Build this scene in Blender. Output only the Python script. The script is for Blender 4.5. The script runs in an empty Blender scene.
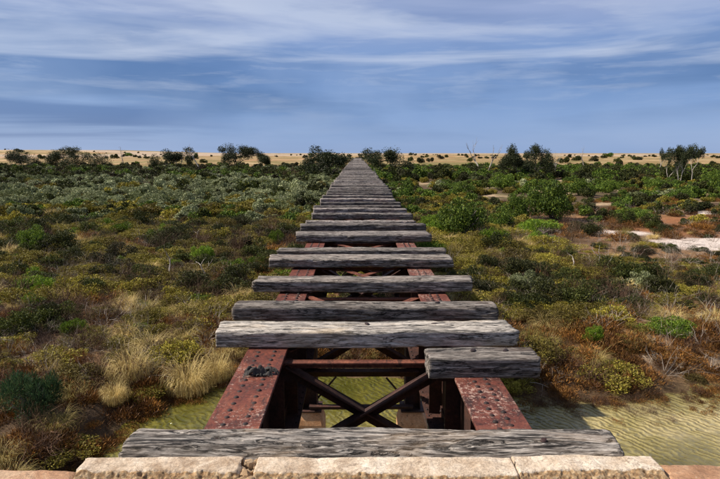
import bpy, bmesh, math, random
import numpy as np
from mathutils import Vector, Matrix, Euler

R = math.radians
random.seed(7)
RS = np.random.RandomState(11)
S = bpy.context.scene
C = S.collection

# ------------------------------------------------------------------ camera
CAM = Vector((-0.058, 0.0, 4.318))
cd = bpy.data.cameras.new("camera")
cd.sensor_width = 36.0
cd.lens = 28.0
cd.clip_start = 0.05
cd.clip_end = 20000.0
cam = bpy.data.objects.new("camera", cd)
C.objects.link(cam)
cam.location = CAM
cam.rotation_euler = Euler((R(90 - 8.78), 0.0, R(-0.31)))
S.camera = cam
CM = cam.rotation_euler.to_matrix()

# ------------------------------------------------------------------ sky and sun
SUN_DIR = Vector((-0.78, 0.10, 0.80)).normalized()      # towards the sun
sun_el = math.asin(SUN_DIR.z)
sun_az = math.atan2(SUN_DIR.x, SUN_DIR.y)
W = bpy.data.worlds.new("World")
S.world = W
W.use_nodes = True
nt = W.node_tree
nt.nodes.clear()
def N(t, typ, **kw):
    n = t.nodes.new(typ)
    for k, v in kw.items():
        setattr(n, k, v)
    return n
def L(t, a, b):
    t.links.new(a, b)
def math_node(t, op, a, b=None, clamp=False):
    n = t.nodes.new('ShaderNodeMath')
    n.operation = op
    n.use_clamp = clamp
    for i, v in enumerate((a, b)):
        if v is None:
            continue
        if isinstance(v, (int, float)):
            n.inputs[i].default_value = v
        else:
            t.links.new(v, n.inputs[i])
    return n.outputs[0]
def ramp(t, fac, stops, interp='LINEAR'):
    n = t.nodes.new('ShaderNodeValToRGB')
    n.color_ramp.interpolation = interp
    el = n.color_ramp.elements
    while len(el) < len(stops):
        el.new(0.5)
    for e, (p, c) in zip(el, stops):
        e.position = p
        e.color = (c[0], c[1], c[2], 1.0) if not isinstance(c, (int, float)) else (c, c, c, 1.0)
    t.links.new(fac, n.inputs[0])
    return n.outputs[0]
def mix(t, fac, a, b, mode='MIX'):
    n = t.nodes.new('ShaderNodeMixRGB')
    n.blend_type = mode
    for i, v in enumerate((fac, a, b)):
        if isinstance(v, (int, float)):
            n.inputs[i].default_value = v
        elif isinstance(v, (tuple, list)):
            n.inputs[i].default_value = (v[0], v[1], v[2], 1.0)
        else:
            t.links.new(v, n.inputs[i])
    return n.outputs[0]
def noise(t, vec, scale, detail=4.0, rough=0.55, dist=0.0):
    n = t.nodes.new('ShaderNodeTexNoise')
    n.inputs['Scale'].default_value = scale
    n.inputs['Detail'].default_value = detail
    n.inputs['Roughness'].default_value = rough
    n.inputs['Distortion'].default_value = dist
    if vec is not None:
        t.links.new(vec, n.inputs['Vector'])
    return n.outputs['Fac']
def mapping(t, vec, scale=(1, 1, 1), loc=(0, 0, 0), rot=(0, 0, 0)):
    n = t.nodes.new('ShaderNodeMapping')
    n.inputs['Scale'].default_value = scale
    n.inputs['Location'].default_value = loc
    n.inputs['Rotation'].default_value = rot
    t.links.new(vec, n.inputs['Vector'])
    return n.outputs[0]

out = N(nt, 'ShaderNodeOutputWorld')
bg = N(nt, 'ShaderNodeBackground')
bg.inputs['Strength'].default_value = 0.1
L(nt, bg.outputs[0], out.inputs[0])
sky = N(nt, 'ShaderNodeTexSky', sky_type='NISHITA')
sky.sun_disc = False
sky.sun_elevation = sun_el
sky.sun_rotation = sun_az
sky.altitude = 50
sky.air_density = 1.0
sky.dust_density = 0.6
sky.ozone_density = 2.0
tc = N(nt, 'ShaderNodeTexCoord')
sep = N(nt, 'ShaderNodeSeparateXYZ')
L(nt, tc.outputs['Generated'], sep.inputs[0])
zc = math_node(nt, 'MAXIMUM', sep.outputs[2], 0.0)
zp = math_node(nt, 'POWER', zc, 0.75)
cmb = N(nt, 'ShaderNodeCombineXYZ')
L(nt, sep.outputs[0], cmb.inputs[0]); L(nt, sep.outputs[1], cmb.inputs[1]); L(nt, zp, cmb.inputs[2])
# layers of stratus: broad banks, streaks, fine wisps, slow veils
n1 = noise(nt, mapping(nt, cmb.outputs[0], (1.3, 1.3, 8.0), (3.1, 1.7, 0.3), (0, R(2.5), 0)), 1.0, 5, 0.48, 0.4)
n2 = noise(nt, mapping(nt, cmb.outputs[0], (1.9, 1.9, 14.0), (5.3, 2.2, 1.9), (0, R(-3.0), 0)), 1.0, 5, 0.50, 0.5)
n4 = noise(nt, mapping(nt, cmb.outputs[0], (7.0, 7.0, 46.0), (1.3, 4.2, 0.9), (0, R(-2), 0)), 1.0, 5, 0.6, 0.4)
n3 = noise(nt, mapping(nt, cmb.outputs[0], (2.6, 2.6, 3.0), (1.3, 7.2, 0)), 1.0, 4, 0.5, 0.2)
basec = ramp(nt, zc, [(0.0, (0.29, 0.43, 0.73)), (0.055, (0.225, 0.365, 0.69)), (0.115, (0.145, 0.27, 0.57)),
                      (0.17, (0.20, 0.32, 0.62)), (0.225, (0.36, 0.43, 0.68)), (0.28, (0.50, 0.55, 0.74)), (0.5, (0.34, 0.39, 0.55)), (1.0, (0.32, 0.37, 0.52))])
dark = ramp(nt, n1, [(0.44, 1.0), (0.58, 0.0)])
darkamt = math_node(nt, 'MULTIPLY', dark, ramp(nt, zc, [(0.0, 0.08), (0.045, 0.50), (0.10, 0.88), (0.18, 0.85), (0.26, 0.5)]))
c1 = mix(nt, darkamt, basec, (0.07, 0.165, 0.41))
# low dark shelf cloud on the left
wob = math_node(nt, 'MULTIPLY', math_node(nt, 'SUBTRACT', n3, 0.5), 0.35)
xw = math_node(nt, 'ADD', sep.outputs[0], wob)
zw = math_node(nt, 'ADD', zc, math_node(nt, 'MULTIPLY', math_node(nt, 'SUBTRACT', n2, 0.5), 0.11))
shelf = math_node(nt, 'MULTIPLY', ramp(nt, math_node(nt, 'MULTIPLY', xw, -1.0), [(0.22, 0.0), (0.36, 1.0)]),
                  ramp(nt, zw, [(0.022, 0.0), (0.040, 0.9), (0.058, 0.85), (0.074, 0.0)]))
lite = ramp(nt, n2, [(0.49, 0.0), (0.66, 1.0)])
liteamt = math_node(nt, 'MULTIPLY', lite, ramp(nt, zc, [(0.02, 0.05), (0.09, 0.22), (0.14, 0.75), (0.3, 0.85)]))
c2 = mix(nt, liteamt, c1, (0.66, 0.71, 0.86))
wisp = math_node(nt, 'MULTIPLY', ramp(nt, n4, [(0.50, 0.0), (0.74, 0.42)]), ramp(nt, zc, [(0.05, 0.0), (0.13, 1.0)]))
c2 = mix(nt, wisp, c2, (0.66, 0.70, 0.84))
veil = ramp(nt, n3, [(0.42, 0.0), (0.66, 0.62)])
c3 = mix(nt, math_node(nt, 'MULTIPLY', veil, ramp(nt, zc, [(0.0, 0.8), (0.1, 1.0), (0.2, 0.4)])), c2, (0.38, 0.50, 0.78))
c3 = mix(nt, math_node(nt, 'MULTIPLY', shelf, 0.9), c3, (0.045, 0.135, 0.40))
c10 = mix(nt, 1.0, c3, (5.9, 6.05, 6.2), 'MULTIPLY')
L(nt, mix(nt, 0.88, sky.outputs[0], c10), bg.inputs[0])

sd = bpy.data.lights.new("sun", 'SUN')
sd.energy = 5.0
sd.angle = R(0.6)
sd.color = (1.0, 0.93, 0.82)
sun = bpy.data.objects.new("sun", sd)
C.objects.link(sun)
sun.rotation_euler = SUN_DIR.to_track_quat('Z', 'Y').to_euler()
S.view_settings.view_transform = 'Standard'
S.view_settings.look = 'None'
S.view_settings.exposure = 0.56
S.view_settings.gamma = 1.0

# ------------------------------------------------------------------ helpers
def P(px, py, Z):
    """ground position under a bearing of the camera"""
    d = CM @ Vector(((px - 360.0) / 560.0, (239.5 - py) / 560.0, -1.0))
    k = (Z - CAM.z) / d.z
    return CAM + d * k
def at_dist(px, py, Y):
    d = CM @ Vector(((px - 360.0) / 560.0, (239.5 - py) / 560.0, -1.0))
    return CAM + d * ((Y - CAM.y) / d.y)

def tag(o, label=None, cat=None, group=None, kind=None):
    if label: o['label'] = label
    if cat: o['category'] = cat
    if group: o['group'] = group
    if kind: o['kind'] = kind
    return o
def link(name, data, parent=None, loc=None, rot=None, scale=None):
    o = bpy.data.objects.new(name, data)
    C.objects.link(o)
    if parent is not None: o.parent = parent
    if loc is not None: o.location = loc
    if rot is not None: o.rotation_euler = rot
    if scale is not None: o.scale = scale
    return o
def empty(name, loc=(0, 0, 0), rz=0.0):
    o = link(name, None, loc=loc, rot=(0, 0, rz))
    o.empty_display_size = 0.2
    return o
def copy_tree(o, parent=None):
    c = o.copy()
    C.objects.link(c)
    if parent is not None: c.parent = parent
    for ch in list(o.children):
        copy_tree(ch, c)
    return c
def mesh_np(name, verts, faces_flat, loop_totals, mat, smooth=False):
    me = bpy.data.meshes.new(name)
    nv = len(verts)
    me.vertices.add(nv)
    me.vertices.foreach_set('co', np.asarray(verts, dtype=np.float32).ravel())
    ff = np.asarray(faces_flat, dtype=np.int32)
    lt = np.asarray(loop_totals, dtype=np.int32)
    me.loops.add(len(ff))
    me.loops.foreach_set('vertex_index', ff)
    me.polygons.add(len(lt))
    ls = np.concatenate([[0], np.cumsum(lt)[:-1]]).astype(np.int32)
    me.polygons.foreach_set('loop_start', ls)
    me.polygons.foreach_set('loop_total', lt)
    me.update(calc_edges=True)
    if smooth:
        me.polygons.foreach_set('use_smooth', np.ones(len(lt), dtype=bool))
    if mat: me.materials.append(mat)
    return me
def mesh_bm(name, bm, mat, smooth=False):
    me = bpy.data.meshes.new(name)
    bmesh.ops.recalc_face_normals(bm, faces=bm.faces)
    bm.to_mesh(me)
    bm.free()
    if smooth:
        for p in me.polygons: p.use_smooth = True
    if mat: me.materials.append(mat)
    return me

# ---- numpy value noise
def _hash(ix, iy, iz, s):
    h = (ix * 374761393 + iy * 668265263 + iz * 2147483647 + s * 974711) & 0xFFFFFFFF
    h = ((h ^ (h >> 13)) * 1274126177) & 0xFFFFFFFF
    h = (h ^ (h >> 16)) & 0xFFFFFFFF
    h = (h * 2246822519) & 0xFFFFFFFF
    h = h ^ (h >> 15)
    return (h & 0xFFFF) / 65535.0
def vn(p, s=0):
    p = np.asarray(p, dtype=np.float64)
    f = np.floor(p)
    i = f.astype(np.int64) + 100000
    w = p - f
    w = w * w * (3 - 2 * w)
    r = 0
    for dx in (0, 1):
        wx = w[:, 0] if dx else 1 - w[:, 0]
        for dy in (0, 1):
            wy = w[:, 1] if dy else 1 - w[:, 1]
            for dz in (0, 1):
                wz = w[:, 2] if dz else 1 - w[:, 2]
                r = r + wx * wy * wz * _hash(i[:, 0] + dx, i[:, 1] + dy, i[:, 2] + dz, s)
    return r
def fbm(p, s=0, o=4):
    p = np.asarray(p, dtype=np.float64)
    a, t, r = 0.5, 0.0, 0.0
    for k in range(o):
        r = r + a * vn(p, s + 17 * k)
        t += a
        a *= 0.5
        p = p * 2.03 + 11.3
    return r / t
def fbm2(x, y, sc, s=0, o=4):
    x = np.asarray(x, dtype=np.float64); y = np.asarray(y, dtype=np.float64)
    p = np.stack([x.ravel() * sc, y.ravel() * sc, np.full(x.size, 0.37 + s * 3.1)], 1)
    return fbm(p, s, o).reshape(x.shape)

# ------------------------------------------------------------------ materials
def new_mat(name):
    m = bpy.data.materials.new(name)
    m.use_nodes = True
    t = m.node_tree
    t.nodes.clear()
    o = N(t, 'ShaderNodeOutputMaterial')
    b = N(t, 'ShaderNodeBsdfPrincipled')
    L(t, b.outputs[0], o.inputs[0])
    return m, t, b, o
def bump(t, b, h, strength=0.5, dist=0.01):
    n = N(t, 'ShaderNodeBump')
    n.inputs['Strength'].default_value = strength
    n.inputs['Distance'].default_value = dist
    L(t, h, n.inputs['Height'])
    L(t, n.outputs[0], b.inputs['Normal'])

def wood_mat(name, dark, mid, pale, warm, bright=(0.55, 1.25)):
    m, t, b, o = new_mat(name)
    tcn = N(t, 'ShaderNodeTexCoord')
    oi = N(t, 'ShaderNodeObjectInfo')
    off = N(t, 'ShaderNodeVectorMath', operation='ADD')
    cx = N(t, 'ShaderNodeCombineXYZ')
    r20 = math_node(t, 'MULTIPLY', oi.outputs['Random'], 37.0)
    for k in range(3): L(t, r20, cx.inputs[k])
    L(t, tcn.outputs['Object'], off.inputs[0]); L(t, cx.outputs[0], off.inputs[1])
    vec = off.outputs[0]
    g1 = noise(t, mapping(t, vec, (6.5, 60, 60)), 1.0, 9, 0.70, 0.6)       # grain
    g2 = noise(t, mapping(t, vec, (22, 150, 150)), 1.0, 6, 0.75, 0.5)      # fine fibre
    cr = noise(t, mapping(t, vec, (1.6, 17, 17)), 1.0, 6, 0.66, 0.9)       # checks
    blot = noise(t, mapping(t, vec, (2.0, 5, 5)), 1.0, 6, 0.66, 0.6)
    fleck = noise(t, mapping(t, vec, (26, 50, 50)), 1.0, 4, 0.7)
    col = ramp(t, g1, [(0.30, dark), (0.43, mid), (0.62, pale)])
    fine = ramp(t, g2, [(0.36, 0.30), (0.6, 1.2)])
    col = mix(t, 0.8, col, fine, 'MULTIPLY')
    crack = ramp(t, math_node(t, 'ABSOLUTE', math_node(t, 'SUBTRACT', cr, 0.5)), [(0.004, 0.05), (0.026, 1.0)])
    col = mix(t, 0.9, col, crack, 'MULTIPLY')
    col = mix(t, ramp(t, blot, [(0.50, 0.0), (0.70, 0.75)]), col, warm)
    col = mix(t, 0.75, col, ramp(t, blot, [(0.28, 0.40), (0.55, 1.1)]), 'MULTIPLY')
    col = mix(t, ramp(t, fleck, [(0.68, 0.0), (0.75, 0.7)]), col, (0.55, 0.52, 0.48))
    val = N(t, 'ShaderNodeMapRange')
    L(t, oi.outputs['Random'], val.inputs['Value'])
    val.inputs['To Min'].default_value, val.inputs['To Max'].default_value = bright
    col = mix(t, 1.0, col, val.outputs[0], 'MULTIPLY')
    L(t, col, b.inputs['Base Color'])
    b.inputs['Roughness'].default_value = 0.85
    b.inputs['Specular IOR Level'].default_value = 0.25
    h = math_node(t, 'ADD', math_node(t, 'MULTIPLY', g1, 0.6), math_node(t, 'ADD', math_node(t, 'MULTIPLY', g2, 0.25), math_node(t, 'MULTIPLY', crack, 0.5)))
    bump(t, b, h, 0.9, 0.012)
    return m
M = {}
M['wood_pale'] = wood_mat('weathered_wood_pale', (0.06, 0.05, 0.044), (0.37, 0.32, 0.27), (0.68, 0.605, 0.52), (0.45, 0.35, 0.24), (0.9, 1.1))
M['wood'] = wood_mat('weathered_wood', (0.016, 0.013, 0.012), (0.155, 0.126, 0.105), (0.49, 0.425, 0.365), (0.10, 0.065, 0.047), (0.72, 1.1))
M['wood_far'] = wood_mat('weathered_wood_deck', (0.015, 0.011, 0.011), (0.165, 0.135, 0.118), (0.50, 0.435, 0.385), (0.075, 0.048, 0.038), (0.45, 1.3))
M['wood_log'] = wood_mat('weathered_wood_log', (0.012, 0.009, 0.008), (0.15, 0.122, 0.10), (0.52, 0.46, 0.40), (0.22, 0.155, 0.10), (0.95, 1.05))

def rust_mat(name, c_lo, c_mid, c_hi, droppings=0.0):
    m, t, b, o = new_mat(name)
    tcn = N(t, 'ShaderNodeTexCoord')
    geo = N(t, 'ShaderNodeNewGeometry')
    vec = geo.outputs['Position']
    a = noise(t, vec, 5.0, 8, 0.68, 0.6)
    bb = noise(t, vec, 42.0, 6, 0.7)
    s = noise(t, mapping(t, vec, (1, 0.35, 1)), 13.0, 5, 0.65, 1.2)
    col = ramp(t, a, [(0.33, c_lo), (0.5, c_mid), (0.68, c_hi)])
    col = mix(t, 0.75, col, ramp(t, bb, [(0.30, 0.30), (0.62, 1.3)]), 'MULTIPLY')
    col = mix(t, ramp(t, s, [(0.56, 0.0), (0.63, 0.75)]), col, (0.028, 0.012, 0.009))
    if droppings > 0:
        dn = noise(t, vec, 48.0, 5, 0.78, 0.4)
        big = noise(t, vec, 2.6, 3, 0.5)
        d = math_node(t, 'ADD', dn, math_node(t, 'MULTIPLY', math_node(t, 'SUBTRACT', big, 0.5), 0.5))
        col = mix(t, ramp(t, d, [(0.64 - droppings, 0.0), (0.70 - droppings, 0.85)]), col, (0.37, 0.245, 0.19))
    L(t, col, b.inputs['Base Color'])
    b.inputs['Roughness'].default_value = 0.7
    b.inputs['Specular IOR Level'].default_value = 0.35
    bump(t, b, math_node(t, 'ADD', a, bb), 0.6, 0.006)
    return m
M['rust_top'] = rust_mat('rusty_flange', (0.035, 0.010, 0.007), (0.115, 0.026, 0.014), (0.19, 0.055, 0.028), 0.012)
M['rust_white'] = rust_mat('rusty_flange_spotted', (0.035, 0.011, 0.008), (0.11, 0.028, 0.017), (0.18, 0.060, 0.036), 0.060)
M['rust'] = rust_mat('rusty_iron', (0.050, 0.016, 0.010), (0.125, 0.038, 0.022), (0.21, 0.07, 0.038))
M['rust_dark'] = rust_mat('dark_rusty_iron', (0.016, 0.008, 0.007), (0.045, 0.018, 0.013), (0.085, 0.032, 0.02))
M['rivet'] = rust_mat('rivet_iron', (0.010, 0.005, 0.005), (0.022, 0.010, 0.008), (0.045, 0.018, 0.014))

def stone_mat(name, c0, c1, c2, speck, scale=6.0, bstr=0.7):
    m, t, b, o = new_mat(name)
    geo = N(t, 'ShaderNodeNewGeometry')
    vec = geo.outputs['Position']
    a = noise(t, vec, scale, 8, 0.65, 0.3)
    bb = noise(t, vec, scale * 14, 5, 0.75)
    cc = noise(t, vec, scale * 5, 4, 0.6, 0.5)
    col = ramp(t, a, [(0.32, c0), (0.5, c1), (0.66, c2)])
    col = mix(t, 0.6, col, ramp(t, bb, [(0.3, 0.5), (0.6, 1.15)]), 'MULTIPLY')
    col = mix(t, ramp(t, cc, [(0.60, 0.0), (0.68, 0.7)]), col, speck)
    L(t, col, b.inputs['Base Color'])
    b.inputs['Roughness'].default_value = 0.9
    bump(t, b, math_node(t, 'ADD', a, math_node(t, 'MULTIPLY', bb, 0.6)), bstr, 0.012)
    return m
def coping_mat(name, top, rough, speck):
    """trowelled top skin with broken aggregate where it has come away"""
    m, t, b, o = new_mat(name)
    geo = N(t, 'ShaderNodeNewGeometry'); vec = geo.outputs['Position']
    at = N(t, 'ShaderNodeAttribute', attribute_name='chip')
    a = noise(t, vec, 6.0, 8, 0.7, 0.4); f = noise(t, vec, 85.0, 5, 0.75); g = noise(t, vec, 38.0, 6, 0.72, 0.5)
    vo = N(t, 'ShaderNodeTexVoronoi'); vo.inputs['Scale'].default_value = 55.0; L(t, vec, vo.inputs['Vector'])
    ct = ramp(t, a, [(0.34, top[0]), (0.5, top[1]), (0.64, top[2])])
    ct = mix(t, 0.6, ct, ramp(t, f, [(0.34, 0.4), (0.58, 1.15)]), 'MULTIPLY')
    hair = noise(t, vec, 7.0, 6, 0.75, 1.2)
    ct = mix(t, ramp(t, math_node(t, 'ABSOLUTE', math_node(t, 'SUBTRACT', hair, 0.5)), [(0.002, 0.85), (0.009, 0.0)]), ct, (0.10, 0.06, 0.035))
    ct = mix(t, ramp(t, g, [(0.64, 0.0), (0.70, 0.8)]), ct, speck)
    rc = ramp(t, g, [(0.34, rough[0]), (0.48, rough[1]), (0.62, rough[2])])
    rc = mix(t, 0.7, rc, ramp(t, vo.outputs['Distance'], [(0.1, 1.15), (0.75, 0.35)]), 'MULTIPLY')
    k = math_node(t, 'ADD', at.outputs['Fac'], math_node(t, 'MULTIPLY', math_node(t, 'SUBTRACT', g, 0.5), 0.9))
    L(t, mix(t, ramp(t, k, [(0.42, 0.0), (0.58, 1.0)]), ct, rc), b.inputs['Base Color'])
    b.inputs['Roughness'].default_value = 0.92
    h = math_node(t, 'ADD', math_node(t, 'MULTIPLY', f, 0.35), math_node(t, 'MULTIPLY', g, math_node(t, 'ADD', math_node(t, 'MULTIPLY', at.outputs['Fac'], 1.6), 0.25)))
    bump(t, b, h, 0.9, 0.012)
    return m
RO = ((0.20, 0.10, 0.04), (0.42, 0.25, 0.115), (0.58, 0.42, 0.25))
M['coping'] = coping_mat('pale_coping_concrete', ((0.30, 0.20, 0.12), (0.53, 0.41, 0.295), (0.66, 0.55, 0.43)), RO, (0.30, 0.20, 0.12))
M['coping_pink'] = coping_mat('pinkish_coping_concrete', ((0.22, 0.105, 0.05), (0.38, 0.205, 0.11), (0.47, 0.31, 0.19)), RO, (0.5, 0.41, 0.32))
M['rough_stone'] = stone_mat('broken_aggregate', (0.30, 0.17, 0.08), (0.48, 0.31, 0.165), (0.64, 0.47, 0.30), (0.10, 0.065, 0.04), 13.0, 1.0)
M['pedestal'] = stone_mat('pedestal_stone', (0.42, 0.19, 0.08), (0.55, 0.28, 0.13), (0.66, 0.40, 0.22), (0.16, 0.09, 0.05), 4.0)

def leaf_mat(name, cols, trans=0.25, rough=0.65, var=0.45, bare=None):
    m, t, b, o = new_mat(name)
    geo = N(t, 'ShaderNodeNewGeometry')
    oi = N(t, 'ShaderNodeObjectInfo')
    n = len(cols)
    col = ramp(t, geo.outputs['Random Per Island'], [(i / max(1, n - 1), c) for i, c in enumerate(cols)])
    val = N(t, 'ShaderNodeMapRange')
    L(t, oi.outputs['Random'], val.inputs['Value'])
    val.inputs['To Min'].default_value = 1.0 - var
    val.inputs['To Max'].default_value = 1.0 + var
    col = mix(t, 1.0, col, val.outputs[0], 'MULTIPLY')
    if bare is not None:
        w = noise(t, mapping(t, oi.outputs['Location'], (7.3, 7.3, 7.3)), 1.0, 2, 0.5)
        col = mix(t, ramp(t, w, [(0.40, 0.0), (0.68, 0.8)]), col, bare)
    L(t, col, b.inputs['Base Color'])
    b.inputs['Roughness'].default_value = rough
    b.inputs['Specular IOR Level'].default_value = 0.22
    tr = N(t, 'ShaderNodeBsdfTranslucent')
    L(t, col, tr.inputs[0])
    mx = N(t, 'ShaderNodeMixShader')
    mx.inputs[0].default_value = trans
    L(t, b.outputs[0], mx.inputs[1]); L(t, tr.outputs[0], mx.inputs[2])
    L(t, mx.outputs[0], o.inputs[0])
    return m
M['straw'] = leaf_mat('straw_grass', [(0.13, 0.09, 0.03), (0.48, 0.34, 0.11), (0.72, 0.54, 0.23), (0.32, 0.25, 0.07)], 0.3, var=0.3, bare=(0.20, 0.17, 0.035))
M['straw_bright'] = leaf_mat('straw_grass_bright', [(0.20, 0.13, 0.045), (0.56, 0.40, 0.14), (0.78, 0.60, 0.27), (0.42, 0.34, 0.10)], 0.3, var=0.12)
M['olive'] = leaf_mat('olive_scrub', [(0.052, 0.048, 0.007), (0.230, 0.201, 0.021), (0.437, 0.368, 0.052), (0.138, 0.086, 0.023)], 0.25, bare=(0.065, 0.04, 0.018))
M['darkleaf'] = leaf_mat('dark_scrub', [(0.010, 0.016, 0.004), (0.045, 0.058, 0.009), (0.11, 0.115, 0.02)], 0.2, bare=(0.035, 0.028, 0.014))
M['green'] = leaf_mat('green_leaf', [(0.030, 0.065, 0.005), (0.119, 0.205, 0.015), (0.259, 0.335, 0.032)], 0.25)
M['bush'] = leaf_mat('bush_leaf', [(0.016, 0.035, 0.005), (0.073, 0.126, 0.013), (0.224, 0.284, 0.035)], 0.2, var=0.25)
M['saltbush'] = leaf_mat('saltbush_leaf', [(0.096, 0.110, 0.052), (0.258, 0.277, 0.129), (0.476, 0.483, 0.277)], 0.15, var=0.35, bare=(0.11, 0.13, 0.035))
M['deadtwig'] = leaf_mat('bleached_twigs', [(0.14, 0.10, 0.075), (0.30, 0.24, 0.19), (0.42, 0.36, 0.29)], 0.0, 0.8, var=0.3)
M['twig'] = leaf_mat('brown_twigs', [(0.022, 0.010, 0.008), (0.10, 0.046, 0.03), (0.20, 0.12, 0.08)], 0.0, 0.8, bare=(0.12, 0.08, 0.035))
M['samphire'] = leaf_mat('samphire_stems', [(0.045, 0.018, 0.007), (0.213, 0.084, 0.018), (0.381, 0.179, 0.039), (0.090, 0.062, 0.013)], 0.15, bare=(0.06, 0.025, 0.012))
M['gum'] = leaf_mat('gum_leaf', [(0.013, 0.018, 0.008), (0.030, 0.040, 0.013), (0.06, 0.068, 0.022)], 0.18, var=0.2)
def bark_mat(name, a, b_):
    m, t, b, o = new_mat(name)
    geo = N(t, 'ShaderNodeNewGeometry')
    n1 = noise(t, mapping(t, geo.outputs['Position'], (9, 9, 2)), 1.0, 6, 0.65, 0.4)
    L(t, ramp(t, n1, [(0.35, a), (0.62, b_)]), b.inputs['Base Color'])
    b.inputs['Roughness'].default_value = 0.85
    bump(t, b, n1, 0.6, 0.02)
    return m
M['bark'] = bark_mat('grey_bark', (0.05, 0.038, 0.028), (0.22, 0.18, 0.145))
M['bark_pale'] = bark_mat('pale_gum_bark', (0.20, 0.16, 0.125), (0.50, 0.45, 0.40))
M['deadwood'] = bark_mat('bleached_deadwood', (0.16, 0.125, 0.10), (0.46, 0.40, 0.34))

# ground: attribute colour written per vertex (kinds of soil) plus fine relief
m, t, b, o = new_mat('ground_soil')
geo = N(t, 'ShaderNodeNewGeometry')
att = N(t, 'ShaderNodeVertexColor', layer_name='soil')
f1 = noise(t, geo.outputs['Position'], 3.2, 8, 0.7, 0.4)
f2 = noise(t, geo.outputs['Position'], 24.0, 6, 0.7)
col = mix(t, 0.75, att.outputs[0], ramp(t, f1, [(0.3, 0.45), (0.65, 1.3)]), 'MULTIPLY')
col = mix(t, 0.5, col, ramp(t, f2, [(0.3, 0.5), (0.62, 1.25)]), 'MULTIPLY')
f3 = noise(t, geo.outputs['Position'], 1.1, 7, 0.75, 1.0)
col = mix(t, ramp(t, f3, [(0.52, 0.0), (0.62, 0.6)]), col, (0.085, 0.048, 0.024))
L(t, col, b.inputs['Base Color'])
b.inputs['Roughness'].default_value = 0.92
b.inputs['Specular IOR Level'].default_value = 0.2
bump(t, b, math_node(t, 'ADD', f1, math_node(t, 'MULTIPLY', f2, 0.4)), 0.8, 0.05)
M['ground'] = m

# shallow murky creek water
m, t, b, o = new_mat('creek_water')
geo = N(t, 'ShaderNodeNewGeometry')
pos = geo.outputs['Position']
wsp = N(t, 'ShaderNodeTexWave', wave_type='BANDS', bands_direction='X', wave_profile='SIN')
wsp.inputs['Scale'].default_value = 1.0
wsp.inputs['Distortion'].default_value = 9.0
wsp.inputs['Detail'].default_value = 3.0
wsp.inputs['Detail Scale'].default_value = 1.4
L(t, mapping(t, pos, (2.6, 3.2, 1), (0, 0, 0), (0, 0, R(-28))), wsp.inputs['Vector'])
w2 = noise(t, mapping(t, pos, (4.5, 9.0, 1), (0, 0, 0), (0, 0, R(-28))), 1.0, 4, 0.55, 0.6)
big = noise(t, pos, 0.55, 4, 0.6, 0.3)
col = ramp(t, big, [(0.34, (0.060, 0.058, 0.007)), (0.50, (0.115, 0.10, 0.018)), (0.66, (0.17, 0.14, 0.045))])
sepp = N(t, 'ShaderNodeSeparateXYZ'); L(t, pos, sepp.inputs[0])
right = N(t, 'ShaderNodeMapRange'); L(t, sepp.outputs[0], right.inputs['Value'])
right.inputs['From Min'].default_value = 1.2; right.inputs['From Max'].default_value = 3.4
col = mix(t, math_node(t, 'MULTIPLY', right.outputs[0], 0.75), col, ramp(t, big, [(0.36, (0.12, 0.095, 0.028)), (0.52, (0.25, 0.20, 0.08)), (0.66, (0.38, 0.30, 0.15))]))   # silty shoal on the right
rip = math_node(t, 'ADD', math_node(t, 'MULTIPLY', wsp.outputs['Fac'], ramp(t, noise(t, pos, 0.9, 3, 0.5), [(0.36, 0.25), (0.62, 1.0)])), math_node(t, 'MULTIPLY', w2, 1.3))
col = mix(t, 0.42, col, ramp(t, rip, [(0.6, 0.55), (1.25, 1.0), (1.6, 1.6)]), 'MULTIPLY')             # sediment ripples, their sunlit pale stripes put into the water colour
L(t, col, b.inputs['Base Color'])
b.inputs['Roughness'].default_value = 0.06
b.inputs['IOR'].default_value = 1.45
bump(t, b, rip, 0.6, 0.03)
M['water'] = m

m, t, b, o = new_mat('charred_wood')
nn = noise(t, N(t, 'ShaderNodeNewGeometry').outputs['Position'], 55.0, 5, 0.7, 0.5)
L(t, ramp(t, nn, [(0.4, (0.010, 0.009, 0.009)), (0.66, (0.07, 0.055, 0.045))]), b.inputs['Base Color'])
bump(t, b, nn, 0.8, 0.01)
b.inputs['Roughness'].default_value = 0.8
M['char'] = m

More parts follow.
